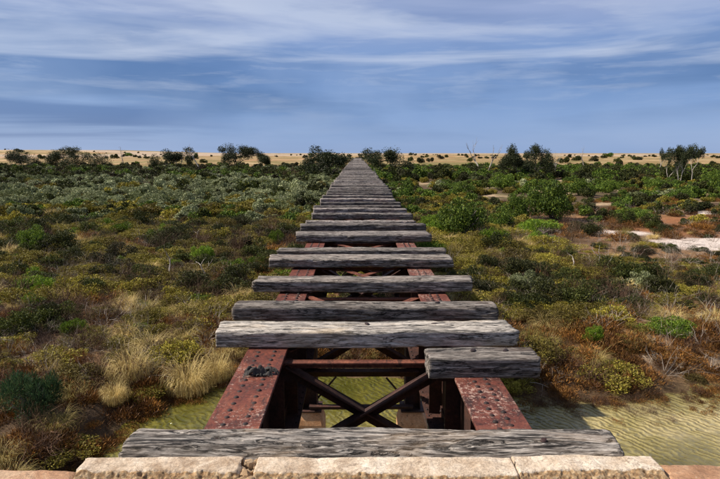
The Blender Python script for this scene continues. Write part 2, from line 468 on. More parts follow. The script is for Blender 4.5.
# ------------------------------------------------------------------ terrain
bx = np.array([-400, -60, -25, -12, -6.0, -4.7, -4.1, -3.6, -3.1, -2.5, -1.0, 0.5, 2.0, 3.2, 4.4, 5.6, 7.0, 10, 20, 60, 400], float)
by = np.array([-2, -1, 0, 1.5, 2.0, 5.0, 7.3, 8.9, 10.0, 10.5, 10.6, 10.3, 10.0, 9.6, 9.3, 9.6, 10.0, 11.5, 15, 28, 60], float)
def bank_t(X, Y):
    X = np.asarray(X, float); Y = np.asarray(Y, float)
    n = fbm2(X, Y, 0.9, 3, 3) - 0.5
    return Y - np.interp(X, bx, by) + n * 1.3
def sstep(a, b, x):
    k = np.clip((np.asarray(x, float) - a) / (b - a), 0, 1)
    return k * k * (3 - 2 * k)
def pan_mask(X, Y):
    """salt pans and bare sand"""
    X = np.asarray(X, float); Y = np.asarray(Y, float)
    n = (fbm2(X, Y, 0.35, 21, 4) - 0.5) * 1.6
    def el(cx, cy, rx, ry):
        return 1 - np.sqrt(((X - cx) / rx) ** 2 + ((Y - cy) / ry) ** 2)
    m_ = el(18.0, 24.2, 5.4, 2.9)
    m_ = np.maximum(m_, el(13.5, 28.2, 1.5, 0.9))
    m_ = np.maximum(m_, el(-22.0, 41.0, 2.6, 2.6))
    m_ = np.maximum(m_, el(-27.0, 45.0, 3.0, 2.6))
    m_ = np.maximum(m_, el(-16.0, 50.0, 1.5, 1.0))
    m_ = np.maximum(m_, el(24.0, 37.0, 3.0, 1.0))
    return sstep(-0.12, 0.30, m_ + n * 0.34 + (fbm2(X, Y, 1.7, 23, 3) - 0.5) * 0.35)
def ground_h(X, Y):
    X = np.asarray(X, float); Y = np.asarray(Y, float)
    tb = bank_t(X, Y)
    h = -0.55 + 0.55 * sstep(-2.6, 0.0, tb) + 0.30 * sstep(0.0, 1.6, tb)
    und = (fbm2(X, Y, 0.22, 5, 4) - 0.5) * 0.5 + (fbm2(X, Y, 1.1, 9, 3) - 0.5) * 0.22
    h = h + und * sstep(0.2, 3.0, tb) * (1 - 0.85 * pan_mask(X, Y))
    # far plain: long low rises
    r = np.sqrt(X * X + Y * Y)
    h = h + sstep(160, 420, r) * ((fbm2(X, Y, 0.004, 31, 3) - 0.42) * 3.2)
    h = h + 9.0 * sstep(500, 1100, r) * np.exp(-((X + 560) / 260.0) ** 2) * sstep(0, 300, Y) * (1 - sstep(1300, 2000, r))
    # embankments the bridge lands on
    e1 = (1 - sstep(0.2, 2.6, np.abs(X) - 2.2 - 2.2 * 0)) * (1 - sstep(1.2, 1.9, Y))
    h = h * (1 - e1) + 2.6 * e1
    e2 = (1 - sstep(0.0, 4.5, np.abs(X) - 2.0)) * sstep(147.5, 151.5, Y) * (1 - sstep(330, 420, Y))
    h = h * (1 - e2) + 2.55 * e2
    return h
def gz(x, y):
    return float(ground_h(np.array([x]), np.array([y]))[0])

def build_ground():
    na = 560
    half = R(48)
    fr = np.linspace(-half, half, 420)
    bk = np.linspace(half, 2 * math.pi - half, 82)[1:-1]
    ang = np.concatenate([fr, bk])
    rad = np.concatenate([[0.4], np.geomspace(1.2, 60, 190), np.geomspace(61.5, 9000, 110)])
    A, Rr = np.meshgrid(ang, rad)
    X = np.sin(A) * Rr + CAM.x
    Y = np.cos(A) * Rr
    H = ground_h(X, Y)
    n_a, n_r = len(ang), len(rad)
    verts = np.stack([X.ravel(), Y.ravel(), H.ravel()], 1)
    i = np.arange(n_r - 1)[:, None] * n_a
    j = np.arange(n_a)[None, :]
    jn = (j + 1) % n_a
    f = np.stack([i + j, i + jn, i + n_a + jn, i + n_a + j], -1).reshape(-1, 4)[:, ::-1]
    f = f.ravel()
    lt = np.full(len(f) // 4, 4)
    cap = np.arange(n_a)
    f = np.concatenate([f, cap[::-1]]); lt = np.concatenate([lt, [n_a]])
    me = mesh_np('ground', verts, f, lt, M['ground'], True)
    # soil kinds
    Xf, Yf = verts[:, 0], verts[:, 1]
    rr = np.sqrt(Xf ** 2 + Yf ** 2)
    c = np.tile(np.array([0.075, 0.045, 0.023]), (len(Xf), 1))
    def lay(mask, colr):
        nonlocal c
        mk = np.clip(mask, 0, 1)[:, None]
        c = c * (1 - mk) + np.array(colr)[None] * mk
    p1 = fbm2(Xf, Yf, 0.25, 41, 4); p2 = fbm2(Xf, Yf, 0.09, 43, 4)
    lay(sstep(0.46, 0.62, p1) * 0.95, (0.21, 0.115, 0.052))
    lay(sstep(22, 34, Yf) * sstep(0.42, 0.58, p1) * (1 - sstep(120, 170, rr)), (0.10, 0.098, 0.026))
    lay(sstep(0.52, 0.66, p2) * sstep(20, 40, rr) * (1 - sstep(110, 150, rr)), (0.27, 0.18, 0.095))
    lay(sstep(9, 13, Xf) * sstep(23, 27, Yf) * (1 - sstep(33, 40, Yf)) * sstep(0.36, 0.55, p1), (0.26, 0.105, 0.042))
    lay(sstep(5, 9, Xf) * sstep(34, 40, Yf) * (1 - sstep(120, 150, rr)) * sstep(0.47, 0.6, p1), (0.36, 0.25, 0.15))
    far = sstep(128, 185, rr + (p2 - 0.5) * 90)
    lay(far, (0.27, 0.17, 0.07))
    lay(far * sstep(0.50, 0.62, fbm2(Xf, Yf * 3.0, 0.012, 47, 4)), (0.17, 0.135, 0.04))
    lay(far * sstep(0.54, 0.64, fbm2(Xf, Yf * 3.0, 0.010, 49, 4)), (0.42, 0.22, 0.11))
    fn = fbm2(Xf, Yf * 2.0, 0.045, 57, 4)
    lay(far * sstep(0.52, 0.66, fn) * 0.8, (0.20, 0.15, 0.05))
    lay(far * (1 - sstep(0.34, 0.46, fn)) * 0.8, (0.47, 0.33, 0.17))
    lay(sstep(480, 700, rr) * sstep(0.45, 0.6, fbm2(Xf, Yf, 0.004, 51, 3)) * 0.8, (0.42, 0.32, 0.23))
    lay(pan_mask(Xf, Yf), (0.60, 0.50, 0.43))
    def el2(cx, cy, rx, ry): return sstep(0, 0.35, 1 - np.sqrt(((Xf - cx) / rx) ** 2 + ((Yf - cy) / ry) ** 2) + (p1 - 0.5) * 0.6)
    lay(el2(7.6, 13.6, 1.7, 0.7) * 0.8, (0.36, 0.235, 0.15)); lay(el2(6.6, 10.9, 1.4, 0.5) * 0.7, (0.42, 0.32, 0.22))
    tb = bank_t(Xf, Yf)
    wet = (1 - sstep(-0.1, 0.55, tb)) * sstep(-30, 2, Yf) 
    lay(wet * (rr < 60), (0.13, 0.085, 0.04))
    a = me.color_attributes.new('soil', 'FLOAT_COLOR', 'POINT')
    a.data.foreach_set('color', np.concatenate([c, np.ones((len(c), 1))], 1).astype(np.float32).ravel())
    g = link('ground', me)
    tag(g, 'brown scrubby flood plain running out to a tan grass plain on the horizon', kind='structure')
    # creek
    bm = bmesh.new()
    nx, ny = 60, 12
    vs = [[bm.verts.new((-26 + 66.0 * a_ / nx, -6 + 26.0 * b_ / ny, 0.0)) for a_ in range(nx + 1)] for b_ in range(ny + 1)]
    for b_ in range(ny):
        for a_ in range(nx):
            bm.faces.new((vs[b_][a_], vs[b_][a_ + 1], vs[b_ + 1][a_ + 1], vs[b_ + 1][a_]))
    wo = link('creek_water', mesh_bm('creek_water', bm, M['water'], True))
    tag(wo, 'shallow yellow green rippled creek water below the bridge', kind='structure')
build_ground()

# ------------------------------------------------------------------ abutment
def height_block(name, x0, x1, y0, y1, z0, z1, mat, parent, seed, nx=70, ny=26, chip=None, edge=0.02, amp=0.008, mats=None, xe=0.03):
    xs = np.linspace(0, 1, nx); ys = np.linspace(0, 1, ny)
    U, V = np.meshgrid(xs, ys)
    X = x0 + (x1 - x0) * U
    Y = y0 + (y1 - y0) * V
    jag = lambda s, k: (fbm2(X * 1.0, Y * 1.0, k, s, 4) - 0.5)
    X = X + np.where(U == 0, 1, np.where(U == 1, 1, 0)) * jag(seed + 1, 18) * xe * 2
    Y = Y + np.where((V == 0) | (V == 1), 1, 0) * jag(seed + 2, 9) * 0.02
    dx = np.minimum(X - x0, x1 - X); dy = np.minimum(Y - y0, y1 - Y)
    Z = np.full_like(X, z1) + jag(seed + 3, 5) * amp * 2 + jag(seed + 4, 22) * amp
    e = np.minimum(dx, dy)
    Z -= edge * np.clip(1 - e / edge, 0, 1) ** 2 * (0.25 + 1.0 * fbm2(X, Y, 14, seed + 5, 2))
    cm = np.zeros_like(X)
    if chip:
        yc, depth = chip
        lim = yc + (fbm2(X, Y * 0 + 1, 3.0, seed + 6, 4) - 0.5) * 0.09 + (fbm2(X, Y, 25, seed + 8, 3) - 0.5) * 0.03
        cm = sstep(0.0, 0.018, lim - Y)
        Z -= cm * (depth * (0.35 + 1.2 * np.clip((lim - Y) / 0.22, 0, 1)) + (fbm2(X, Y, 40, seed + 7, 4) - 0.5) * 0.045)
    verts = np.stack([X.ravel(), Y.ravel(), Z.ravel()], 1)
    q = []
    for r_ in range(ny - 1):
        for c_ in range(nx - 1):
            a = r_ * nx + c_
            q.append((a, a + 1, a + nx + 1, a + nx))
    loop = [c_ for c_ in range(nx)] + [r_ * nx + nx - 1 for r_ in range(1, ny)] + [(ny - 1) * nx + c_ for c_ in range(nx - 2, -1, -1)] + [r_ * nx for r_ in range(ny - 2, 0, -1)]
    base = len(verts)
    low = verts[loop].copy(); low[:, 2] = z0
    verts = np.concatenate([verts, low])
    n = len(loop)
    for k in range(n):
        q.append((loop[(k + 1) % n], loop[k], base + k, base + (k + 1) % n))
    me = mesh_np(name, verts, np.array(q).ravel(), np.full(len(q), 4), mat, True)
    at = me.attributes.new('chip', 'FLOAT', 'POINT')
    full = np.concatenate([cm.ravel(), np.ones(len(low)) if chip else np.zeros(len(low))])
    at.data.foreach_set('value', full.astype(np.float32))
    return link(name, me, parent)

ab = empty('abutment_wall', (0, 0, 0))
tag(ab, 'pale broken concrete abutment wall along the bottom edge of the view', 'wall')
def bxm(bm, x0, x1, y0, y1, z0, z1):
    v_ = [bm.verts.new(p) for p in ((x0, y0, z0), (x1, y0, z0), (x1, y1, z0), (x0, y1, z0), (x0, y0, z1), (x1, y0, z1), (x1, y1, z1), (x0, y1, z1))]
    for f in ((0, 1, 2, 3), (4, 5, 6, 7), (0, 1, 5, 4), (1, 2, 6, 5), (2, 3, 7, 6), (3, 0, 4, 7)):
        bm.faces.new([v_[i] for i in f])
bm = bmesh.new()
bxm(bm, -3.3, 3.3, 1.76, 2.17, -0.6, 2.776)
link('masonry_body', mesh_bm('masonry_body', bm, M['coping_pink']), ab)
bm = bmesh.new()
bxm(bm, -1.6, 1.6, 2.173, 2.62, -0.6, 1.82)
link('bearing_shelf', mesh_bm('bearing_shelf', bm, M['coping_pink']), ab)
CT = 3.05
height_block('coping_block', -3.3, -1.205, 1.75, 2.175, 2.78, CT - 0.03, M['coping_pink'], ab, 1, 130, 70, None, 0.03, 0.012)
height_block('coping_block', -1.20, -0.535, 1.75, 2.203, 2.78, CT + 0.002, M['coping'], ab, 22, 190, 170, (2.098, 0.03), 0.012, 0.008)
height_block('coping_block', -0.475, 0.591, 1.75, 2.2, 2.78, CT, M['coping'], ab, 33, 280, 170, (2.09, 0.03), 0.007, 0.008, xe=0.006)
height_block('coping_block', 0.594, 1.19, 1.75, 2.203, 2.78, CT + 0.001, M['coping'], ab, 44, 190, 170, (2.095, 0.03), 0.007, 0.008, xe=0.006)
height_block('coping_block', 1.197, 3.3, 1.75, 2.18, 2.78, CT - 0.022, M['coping_pink'], ab, 55, 130, 70, None, 0.03, 0.014)
# crumbled joint
def rock(name, loc, r, seed, mat, parent=None, squash=0.7):
    bm = bmesh.new()
    bmesh.ops.create_icosphere(bm, subdivisions=2, radius=1.0)
    co = np.array([v_.co[:] for v_ in bm.verts])
    d = 0.5 + 1.0 * vn(co * 1.6 + seed * 1.7, seed)
    for v_, k in zip(bm.verts, d):
        v_.co = v_.co * k * r
        v_.co.z *= squash
    return link(name, mesh_bm(name, bm, mat, False), parent, loc, (seed, 0, seed * 2))
for k in range(46):
    rock('rubble', (-0.505 + random.uniform(-0.035, 0.035), random.uniform(1.98, 2.19), CT - 0.028 + random.uniform(-0.008, 0.018)),
         random.choice((0.008, 0.011, 0.014, 0.022)), k + 3, M['rough_stone'], ab)

# ------------------------------------------------------------------ sleepers
def sleeper_mesh(name, L0, w, h, mat, seed, nl=160, npz=56, power=5.0, amp=1.0, rough_end=0.018):
    """grain-split timber: superellipse section, long checks, worn ends; origin at top centre"""
    a = np.linspace(0, 2 * math.pi, npz, endpoint=False) + 0.02
    ca, sa = np.cos(a), np.sin(a)
    rr = (np.abs(ca) ** power + np.abs(sa) ** power) ** (-1.0 / power)
    cy, cz = rr * ca, rr * sa
    x = np.linspace(-0.5, 0.5, nl)
    XX, AA = np.meshgrid(x * L0, np.arange(npz), indexing='ij')
    Yc = cy[AA] * w / 2; Zc = cz[AA] * h / 2
    P0 = np.stack([XX.ravel(), Yc.ravel(), Zc.ravel()], 1)
    # nearly straight grain with gentle waviness
    wob = np.stack([P0[:, 0] * 0.9, np.full(len(P0), seed * 1.7), np.zeros(len(P0))], 1)
    sh_y = (fbm(wob, seed, 3) - 0.5) * 0.035 * amp
    sh_z = (fbm(wob + 5, seed + 1, 3) - 0.5) * 0.028 * amp
    gq = P0 * np.array([1.2, 26, 26]) + seed * 3.3 + np.stack([np.zeros(len(P0)), sh_y * 40, sh_z * 40], 1)
    g = fbm(gq, seed + 2, 3) - 0.5
    cq = P0 * np.array([0.8, 13, 13]) + seed * 5.1 + np.stack([np.zeros(len(P0)), sh_y * 60, sh_z * 60], 1)
    cn = fbm(cq, seed + 3, 2)
    crack = np.clip(1 - np.abs(cn - 0.5) / 0.035, 0, 1)
    lump = fbm(P0 * np.array([2.6, 7, 7]) + seed, seed + 4, 3) - 0.5
    nrm = np.stack([np.zeros(len(P0)), (P0[:, 1] / (w / 2)), (P0[:, 2] / (h / 2))], 1)
    nrm /= np.linalg.norm(nrm, axis=1)[:, None] + 1e-9
    d = (g * 0.020 + lump * 0.020 - crack * 0.013) * amp
    d -= np.clip(1 - (L0 / 2 - np.abs(P0[:, 0])) / 0.02, 0, 1) ** 2 * 0.007
    V = P0 + nrm * d[:, None]
    V[:, 1] += sh_y; V[:, 2] += sh_z - h / 2
    en = (np.abs(P0[:, 0]) > L0 / 2 - 1e-6)
    V[:, 0] += en * (fbm(P0 * np.array([0, 22, 22]) + seed, seed + 6, 3) - 0.5) * rough_end * 2 * np.sign(P0[:, 0])
    V[:, 0] += en * V[:, 1] * ((seed % 5) - 2) * 0.07
    i = np.arange(nl - 1)[:, None] * npz; j = np.arange(npz)[None]; jn = (j + 1) % npz
    f = np.stack([i + j, i + npz + j, i + npz + jn, i + jn], -1).reshape(-1, 4)
    verts = [V]
    faces = f.ravel().tolist(); lt = [4] * len(f)
    # ends: two inner rings then a fan
    for side, r0 in ((-1, 0), (1, (nl - 1) * npz)):
        prev = np.arange(npz) + r0
        cen = V[r0:r0 + npz].mean(0)
        nb = sum(len(q) for q in verts)
        ring = V[r0:r0 + npz] * 0.55 + cen * 0.45
        ring[:, 0] += (fbm(ring * 30 + seed, seed + 8, 2) - 0.5) * rough_end
        verts.append(ring); verts.append(cen[None])
        for k in range(npz):
            k2 = (k + 1) % npz
            q = [prev[k], prev[k2], nb + k2, nb + k]
            tr_ = [nb + k, nb + k2, nb + npz]
            if side > 0: q.reverse(); tr_.reverse()
            faces += q; lt.append(4); faces += tr_; lt.append(3)
    me = mesh_np(name, np.concatenate(verts), faces, lt, mat, True)
    return me

def spike_mesh(seed, r=0.03):
    bm = bmesh.new()
    bmesh.ops.create_cone(bm, segments=10, radius1=r * 0.55, radius2=r * 0.5, depth=r * 1.2, cap_ends=True)
    n0 = len(bm.verts)
    bmesh.ops.create_icosphere(bm, subdivisions=2, radius=r)
    bm.verts.ensure_lookup_table()
    for v_ in bm.verts[n0:]:
        v_.co.z = v_.co.z * 0.28 + r * 0.4
        v_.co.x *= 1.5 + 0.4 * math.sin(v_.co.y * 90 + seed)
    return mesh_bm('dog_spike', bm, M['rivet'], True)
SPIKE = [spike_mesh(1, 0.018), spike_mesh(2, 0.024)]

ZT = 3.0
def span_x(xl, xr, y):
    a = P(xl, y, ZT); b_ = P(xr, y, ZT)
    return a.x, b_.x, (a.y + b_.y) / 2
near = [  # xl, xr, y of back top edge, y of front top edge, height, material, label, spikes, power
    (123, 625, 431, 457.5, 0.21, 'wood_log', 'thick rounded grey log sleeper lying against the concrete wall, nearest to the viewer', (-0.70, 0.80), 2.6),
    (214, 517, 319.5, 331, 0.135, 'wood_pale', 'bleached silvery sleeper with white front face, first full one past the open hole', (0.02, 0.55), 9.0),
    (232, 499, 300, 307, 0.13, 'wood', 'grey sleeper with dark front face right behind the bleached white one', (-0.64, 0.66), 9.0),
    (254, 474, 275, 280.5, 0.13, 'wood', 'weathered grey sleeper in front of the red flange gap, third full one past the hole', (), 8.0),
    (268, 453, 253.5, 258.5, 0.125, 'wood', 'dark faced sleeper lying close in front of a thinner narrower one', (), 8.0),
    (277, 447, 247, 250, 0.12, 'wood', 'thin short looking sleeper right before the gap with the crossed red bars', (), 8.0),
    (295, 430, 230.5, 234.5, 0.135, 'wood_far', 'first sleeper of the close laid deck, just beyond the crossed red bars', (), 8.0),
]
rr_ = random.Random(3)
for i, (xl, xr, yb, yf, hh, mk, lab, spk, pw) in enumerate(near):
    x0, x1, _ = span_x(xl, xr, yf)
    yB = P(360, yb, ZT).y
    yF = P(360, yf, ZT).y
    w = max(0.2, yB - yF)
    if i == 0: x0, x1, w = -1.105, 1.135, 0.27
    me = sleeper_mesh('sleeper', x1 - x0, w, hh, M[mk], 3 + i * 7, 260 if i < 3 else 170, 72 if i < 3 else 52, pw, 1.25 if i == 0 else (0.75 if i in (1,) else 1.0))
    o_ = link('sleeper', me, None, ((x0 + x1) / 2, yB - w / 2 + (0.0 if i else 0.035), ZT + (0.0 if i else 0.035)), (0, 0, R(rr_.uniform(-0.5, 0.5))))
    tag(o_, lab, 'sleeper', 'timber sleepers across the bridge')
    for sx in spk:
        link('dog_spike', SPIKE[1 if i == 0 else 0], o_, (sx - (x0 + x1) / 2, 0.04 if i else -0.01, -0.008 if i else -0.022), (0, 0, rr_.uniform(0, 3)))
# half length stub on the right girder
a_ = P(429, 357, ZT); b_ = P(541, 357, ZT); a_.y = P(429, 346, ZT).y
me = sleeper_mesh('sleeper', b_.x - a_.x, 0.215, 0.15, M['wood'], 91, 200, 64, 8.0, 1.0)
o_ = link('sleeper', me, None, ((a_.x + b_.x) / 2, a_.y - 0.108, ZT), (0, 0, R(-0.6)))
tag(o_, 'short sawn off half sleeper sitting on the right hand girder only', 'sleeper', 'timber sleepers across the bridge')
for sx in (0.17, -0.05):
    link('dog_spike', SPIKE[0], o_, (sx, 0.03, -0.01), (0, 0, 1))
# close laid deck out to the far bank
var = [sleeper_mesh('sleeper', 2.4, 0.24 + 0.02 * (k % 3), 0.135 + 0.012 * (k % 2), M['wood_far'], 120 + k * 5, 90, 40, 6.5, 1.15) for k in range(8)]
ORD = ['second', 'third', 'fourth', 'fifth', 'sixth', 'seventh', 'eighth', 'ninth', 'tenth']
ydeck = [P(360, yy, ZT).y for yy in (224.5, 218.5, 213.0, 208.5, 204.5, 200.8, 197.2, 194.2, 191.6)]
y = ydeck[-1] + 0.72
k = 0
far_y = list(ydeck)
while y < 149.0:
    far_y.append(y)
    y += rr_.uniform(0.58, 0.80)
for k, y in enumerate(far_y):
    o_ = link('sleeper', var[rr_.randrange(8)], None, (rr_.uniform(-0.06, 0.06), y, ZT + rr_.uniform(-0.04, 0.02)),
              (R(rr_.uniform(-2.0, 2.0)), R(rr_.uniform(-0.35, 0.35)), R(rr_.choice((0, 180)) + rr_.uniform(-1.0, 1.0))), (rr_.uniform(0.925, 0.98), rr_.uniform(0.9, 1.12), 1))
    if k < 9:
        lab = '%s dark grey sleeper of the close laid deck beyond the crossed red bars' % ORD[k]
    elif y < 35:
        lab = 'grey weathered sleeper in the middle stretch of the close laid bridge deck'
    elif y < 80:
        lab = 'grey sleeper seen as a thin line on the far half of the bridge deck'
    else:
        lab = 'tiny grey sleeper near the tip where the bridge deck vanishes'
    tag(o_, lab, 'sleeper', 'timber sleepers across the bridge')

# ------------------------------------------------------------------ iron spans
GX, FLT, GD = 0.73, 2.862, 0.97           # girder half spacing, flange top, depth
GB = FLT - GD
def add_bar(bm, p0, p1, w, t_, up=Vector((0, 0, 1))):
    p0, p1 = Vector(p0), Vector(p1)
    d = (p1 - p0).normalized()
    s = d.cross(up).normalized()
    n_ = s.cross(d).normalized()
    vs = []
    for p in (p0, p1):
        for (a, c) in ((-1, -1), (1, -1), (1, 1), (-1, 1)):
            vs.append(bm.verts.new(p + s * (a * t_ / 2) + n_ * (c * w / 2)))
    for f in ((0, 1, 2, 3), (7, 6, 5, 4), (0, 4, 5, 1), (1, 5, 6, 2), (2, 6, 7, 3), (3, 7, 4, 0)):
        bm.faces.new([vs[i] for i in f])
def angle(bm, p0, p1, w, t_, up=Vector((0, 0, 1)), flip=1):
    """rolled angle: two legs meeting at a corner"""
    p0, p1 = Vector(p0), Vector(p1)
    d = (p1 - p0).normalized()
    s = d.cross(up).normalized()
    n_ = s.cross(d).normalized()
    add_bar(bm, p0, p1, w, t_, up)
    o_ = n_ * (w / 2 - t_ / 2 - 0.001) * flip + s * (w / 2 + t_ / 2 - 0.0005)
    add_bar(bm, p0 + o_, p1 + o_, t_, w - t_ * 0.5, up)
def rivet_bm(bm, loc, r, nrm='Z'):
    base = bm.verts
    g = []
    for lat, rad in ((0.0, 1.0), (0.55, 0.86), (0.9, 0.5)):
        g.append([Vector((math.cos(q) * rad * r, math.sin(q) * rad * r, lat * r * 0.75)) for q in [k_ * math.pi / 4 for k_ in range(8)]])
    top = Vector((0, 0, r * 0.8))
    if nrm == 'X': rot = Matrix.Rotation(math.pi / 2, 3, 'Y')
    elif nrm == '-X': rot = Matrix.Rotation(-math.pi / 2, 3, 'Y')
    else: rot = Matrix.Identity(3)
    L3 = [[bm.verts.new(Vector(loc) + rot @ p) for p in ring] for ring in g]
    tp = bm.verts.new(Vector(loc) + rot @ top)
    for a in range(2):
        for k_ in range(8):
            bm.faces.new((L3[a][k_], L3[a][(k_ + 1) % 8], L3[a + 1][(k_ + 1) % 8], L3[a + 1][k_]))
    for k_ in range(8):
        bm.faces.new((L3[2][k_], L3[2][(k_ + 1) % 8], tp))
bm = bmesh.new(); rivet_bm(bm, (0, 0, 0), 0.017)
RIVET = mesh_bm('rivet', bm, M['rivet'], True)

def make_span(length, bays, detail, first):
    """origin at the near end on the centre line; y runs along the bridge"""
    root = empty('girder_span')
    bay = length / bays
    for sgn in (-1, 1):
        bm = bmesh.new()
        gx = sgn * GX
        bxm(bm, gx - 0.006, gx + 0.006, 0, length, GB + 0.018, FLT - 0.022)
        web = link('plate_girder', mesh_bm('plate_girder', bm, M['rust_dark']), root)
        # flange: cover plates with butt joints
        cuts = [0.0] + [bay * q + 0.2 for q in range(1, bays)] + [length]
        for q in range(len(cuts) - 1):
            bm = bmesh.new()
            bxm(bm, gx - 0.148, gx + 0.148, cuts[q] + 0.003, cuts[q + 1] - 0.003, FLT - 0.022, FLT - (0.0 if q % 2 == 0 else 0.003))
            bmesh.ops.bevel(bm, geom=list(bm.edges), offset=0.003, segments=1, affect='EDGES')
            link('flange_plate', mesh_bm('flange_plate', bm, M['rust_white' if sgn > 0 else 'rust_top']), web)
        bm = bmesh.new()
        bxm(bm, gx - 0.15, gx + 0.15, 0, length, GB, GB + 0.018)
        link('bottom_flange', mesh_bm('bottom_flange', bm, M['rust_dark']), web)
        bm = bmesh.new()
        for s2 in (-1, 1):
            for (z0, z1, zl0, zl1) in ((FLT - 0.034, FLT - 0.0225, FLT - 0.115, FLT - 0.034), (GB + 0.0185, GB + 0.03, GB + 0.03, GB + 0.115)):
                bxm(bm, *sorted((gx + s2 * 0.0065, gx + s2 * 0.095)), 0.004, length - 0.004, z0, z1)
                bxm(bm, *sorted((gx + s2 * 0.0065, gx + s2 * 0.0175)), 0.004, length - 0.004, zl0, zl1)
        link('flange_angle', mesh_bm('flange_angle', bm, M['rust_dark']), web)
        ns = bays * 2
        for q in range(ns + 1):
            yy = min(max(length * q / ns, 0.05), length - 0.05)
            bm = bmesh.new()
            for s2 in (-1, 1):
                bxm(bm, *sorted((gx + s2 * 0.0070, gx + s2 * 0.12)), yy - 0.006, yy + 0.006, GB + 0.031, FLT - 0.035)
                bxm(bm, *sorted((gx + s2 * 0.0180, gx + s2 * 0.029)), yy + 0.0063, yy + 0.07, GB + 0.032, FLT - 0.036)
            link('stiffener', mesh_bm('stiffener', bm, M['rust_dark']), web)
        # rivets
        pitch = 0.086 if sgn < 0 else 0.078
        rows = (-0.055, 0.062) if sgn < 0 else (-0.03, 0.045)
        nr = int(length / pitch)
        if detail:
            rng = random.Random(5 + sgn)
            for q in range(nr):
                for r_i, rx in enumerate(rows):
                    if rng.random() < 0.04: continue
                    o_ = link('rivet', RIVET, web, (gx + rx + rng.uniform(-.003, .003), 0.06 + q * pitch + r_i * pitch * (0.12 if sgn < 0 else 0.5), FLT - 0.003))
                    o_.scale = (1, 1, rng.uniform(0.7, 1.1))
        bm = bmesh.new()
        if not detail:
            for q in range(nr):
                for rx in rows:
                    rivet_bm(bm, (gx + rx, 0.06 + q * pitch, FLT - 0.002), 0.016)
        inner = -sgn
        for q in range(int(length / 0.13)):
            rivet_bm(bm, (gx + inner * 0.0175, 0.06 + q * 0.13, GB + 0.075), 0.014, 'X' if inner > 0 else '-X')
            rivet_bm(bm, (gx + inner * 0.0175, 0.06 + q * 0.13, FLT - 0.075), 0.014, 'X' if inner > 0 else '-X')
            rivet_bm(bm, (gx + inner * 0.125, 0.09 + q * 0.13, GB + 0.018), 0.013)
        tag(link('web_rivets', mesh_bm('web_rivets', bm, M['rivet'], True), web), kind='stuff')
    # cross frames: X of angles with top and bottom struts
    a_in = GX - 0.125
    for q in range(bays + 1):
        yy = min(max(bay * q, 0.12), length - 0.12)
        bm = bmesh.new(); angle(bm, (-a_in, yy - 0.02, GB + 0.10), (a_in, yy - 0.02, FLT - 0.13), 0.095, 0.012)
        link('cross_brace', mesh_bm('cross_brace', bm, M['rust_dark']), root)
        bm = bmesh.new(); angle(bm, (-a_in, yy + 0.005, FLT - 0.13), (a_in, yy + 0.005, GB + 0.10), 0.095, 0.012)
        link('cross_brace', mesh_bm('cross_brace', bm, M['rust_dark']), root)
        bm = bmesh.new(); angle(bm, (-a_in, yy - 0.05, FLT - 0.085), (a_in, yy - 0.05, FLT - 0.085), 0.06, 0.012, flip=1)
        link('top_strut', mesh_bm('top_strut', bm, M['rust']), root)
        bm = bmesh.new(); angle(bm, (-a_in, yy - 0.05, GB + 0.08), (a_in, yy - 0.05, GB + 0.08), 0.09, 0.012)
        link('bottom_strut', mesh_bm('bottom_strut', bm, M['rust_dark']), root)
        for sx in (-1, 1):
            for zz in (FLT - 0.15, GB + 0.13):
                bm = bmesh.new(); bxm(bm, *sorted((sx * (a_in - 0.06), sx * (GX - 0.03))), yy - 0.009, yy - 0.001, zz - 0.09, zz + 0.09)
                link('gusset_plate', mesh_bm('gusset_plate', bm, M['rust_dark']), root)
    for q in range(bays):
        if first and q == 0: continue
        y0, y1 = bay * q + 0.12, bay * (q + 1) - 0.06
        for sx, dz in ((-1, 0.0), (1, -0.014)):
            bm = bmesh.new()
            add_bar(bm, (-sx * (GX - 0.13), y0, FLT - 0.032 + dz), (sx * (GX - 0.13), y1, FLT - 0.032 + dz), 0.010, 0.075)
            link('lateral_bar', mesh_bm('lateral_bar', bm, M['rust']), root)
    return root
BAY = 1.83
sp1 = make_span(5.44, 3, True, True)
sp1.location = (0, 2.19, 0)
tag(sp1, 'nearest rusty riveted girder span with open X bracing over the water', 'bridge span', 'iron spans of the bridge')
sp2 = make_span(7.28, 4, False, False)
pier_y = [7.64]
yy = 7.66
spans = []
q = 0
while yy < 148:
    o_ = sp2 if q == 0 else copy_tree(sp2)
    o_.location = (0, yy, 0)
    tag(o_, 'second rusty girder span with crossed red bars showing in the sleeper gap' if q == 0 else 'rusty girder span hidden below the close laid sleeper deck', 'bridge span', 'iron spans of the bridge')
    yy += 7.30
    pier_y.append(yy - 0.01)
    q += 1
# charred lump on the left flange
bm = bmesh.new()
bmesh.ops.create_grid(bm, x_segments=56, y_segments=26, size=0.5)
co = np.array([v_.co[:] for v_ in bm.verts])
nz = fbm(co * np.array([5, 11, 1]) + 3, 5, 5)
kill = []
for v_, n_ in zip(bm.verts, nz):
    e = max(0.0, 1 - (v_.co.x / 0.5) ** 2) * max(0.0, 1 - (v_.co.y / 0.5) ** 2)
    h_ = e ** 0.6 * 0.55 + (n_ - 0.5) * 1.6 - 0.16
    if h_ < 0: kill.append(v_)
    v_.co = Vector((v_.co.x * 0.25 + (n_ - .5) * 0.02, v_.co.y * 0.10 - (v_.co.x * 2) ** 2 * 0.02, max(0, h_) * 0.085))
bmesh.ops.delete(bm, geom=kill, context='VERTS')
ch = link('wood_scrap', mesh_bm('wood_scrap', bm, M['char'], True), None, (-0.70, 3.55, FLT + 0.001))
tag(ch, 'charred black scrap of old timber stuck on the left girder flange', 'wood scrap')

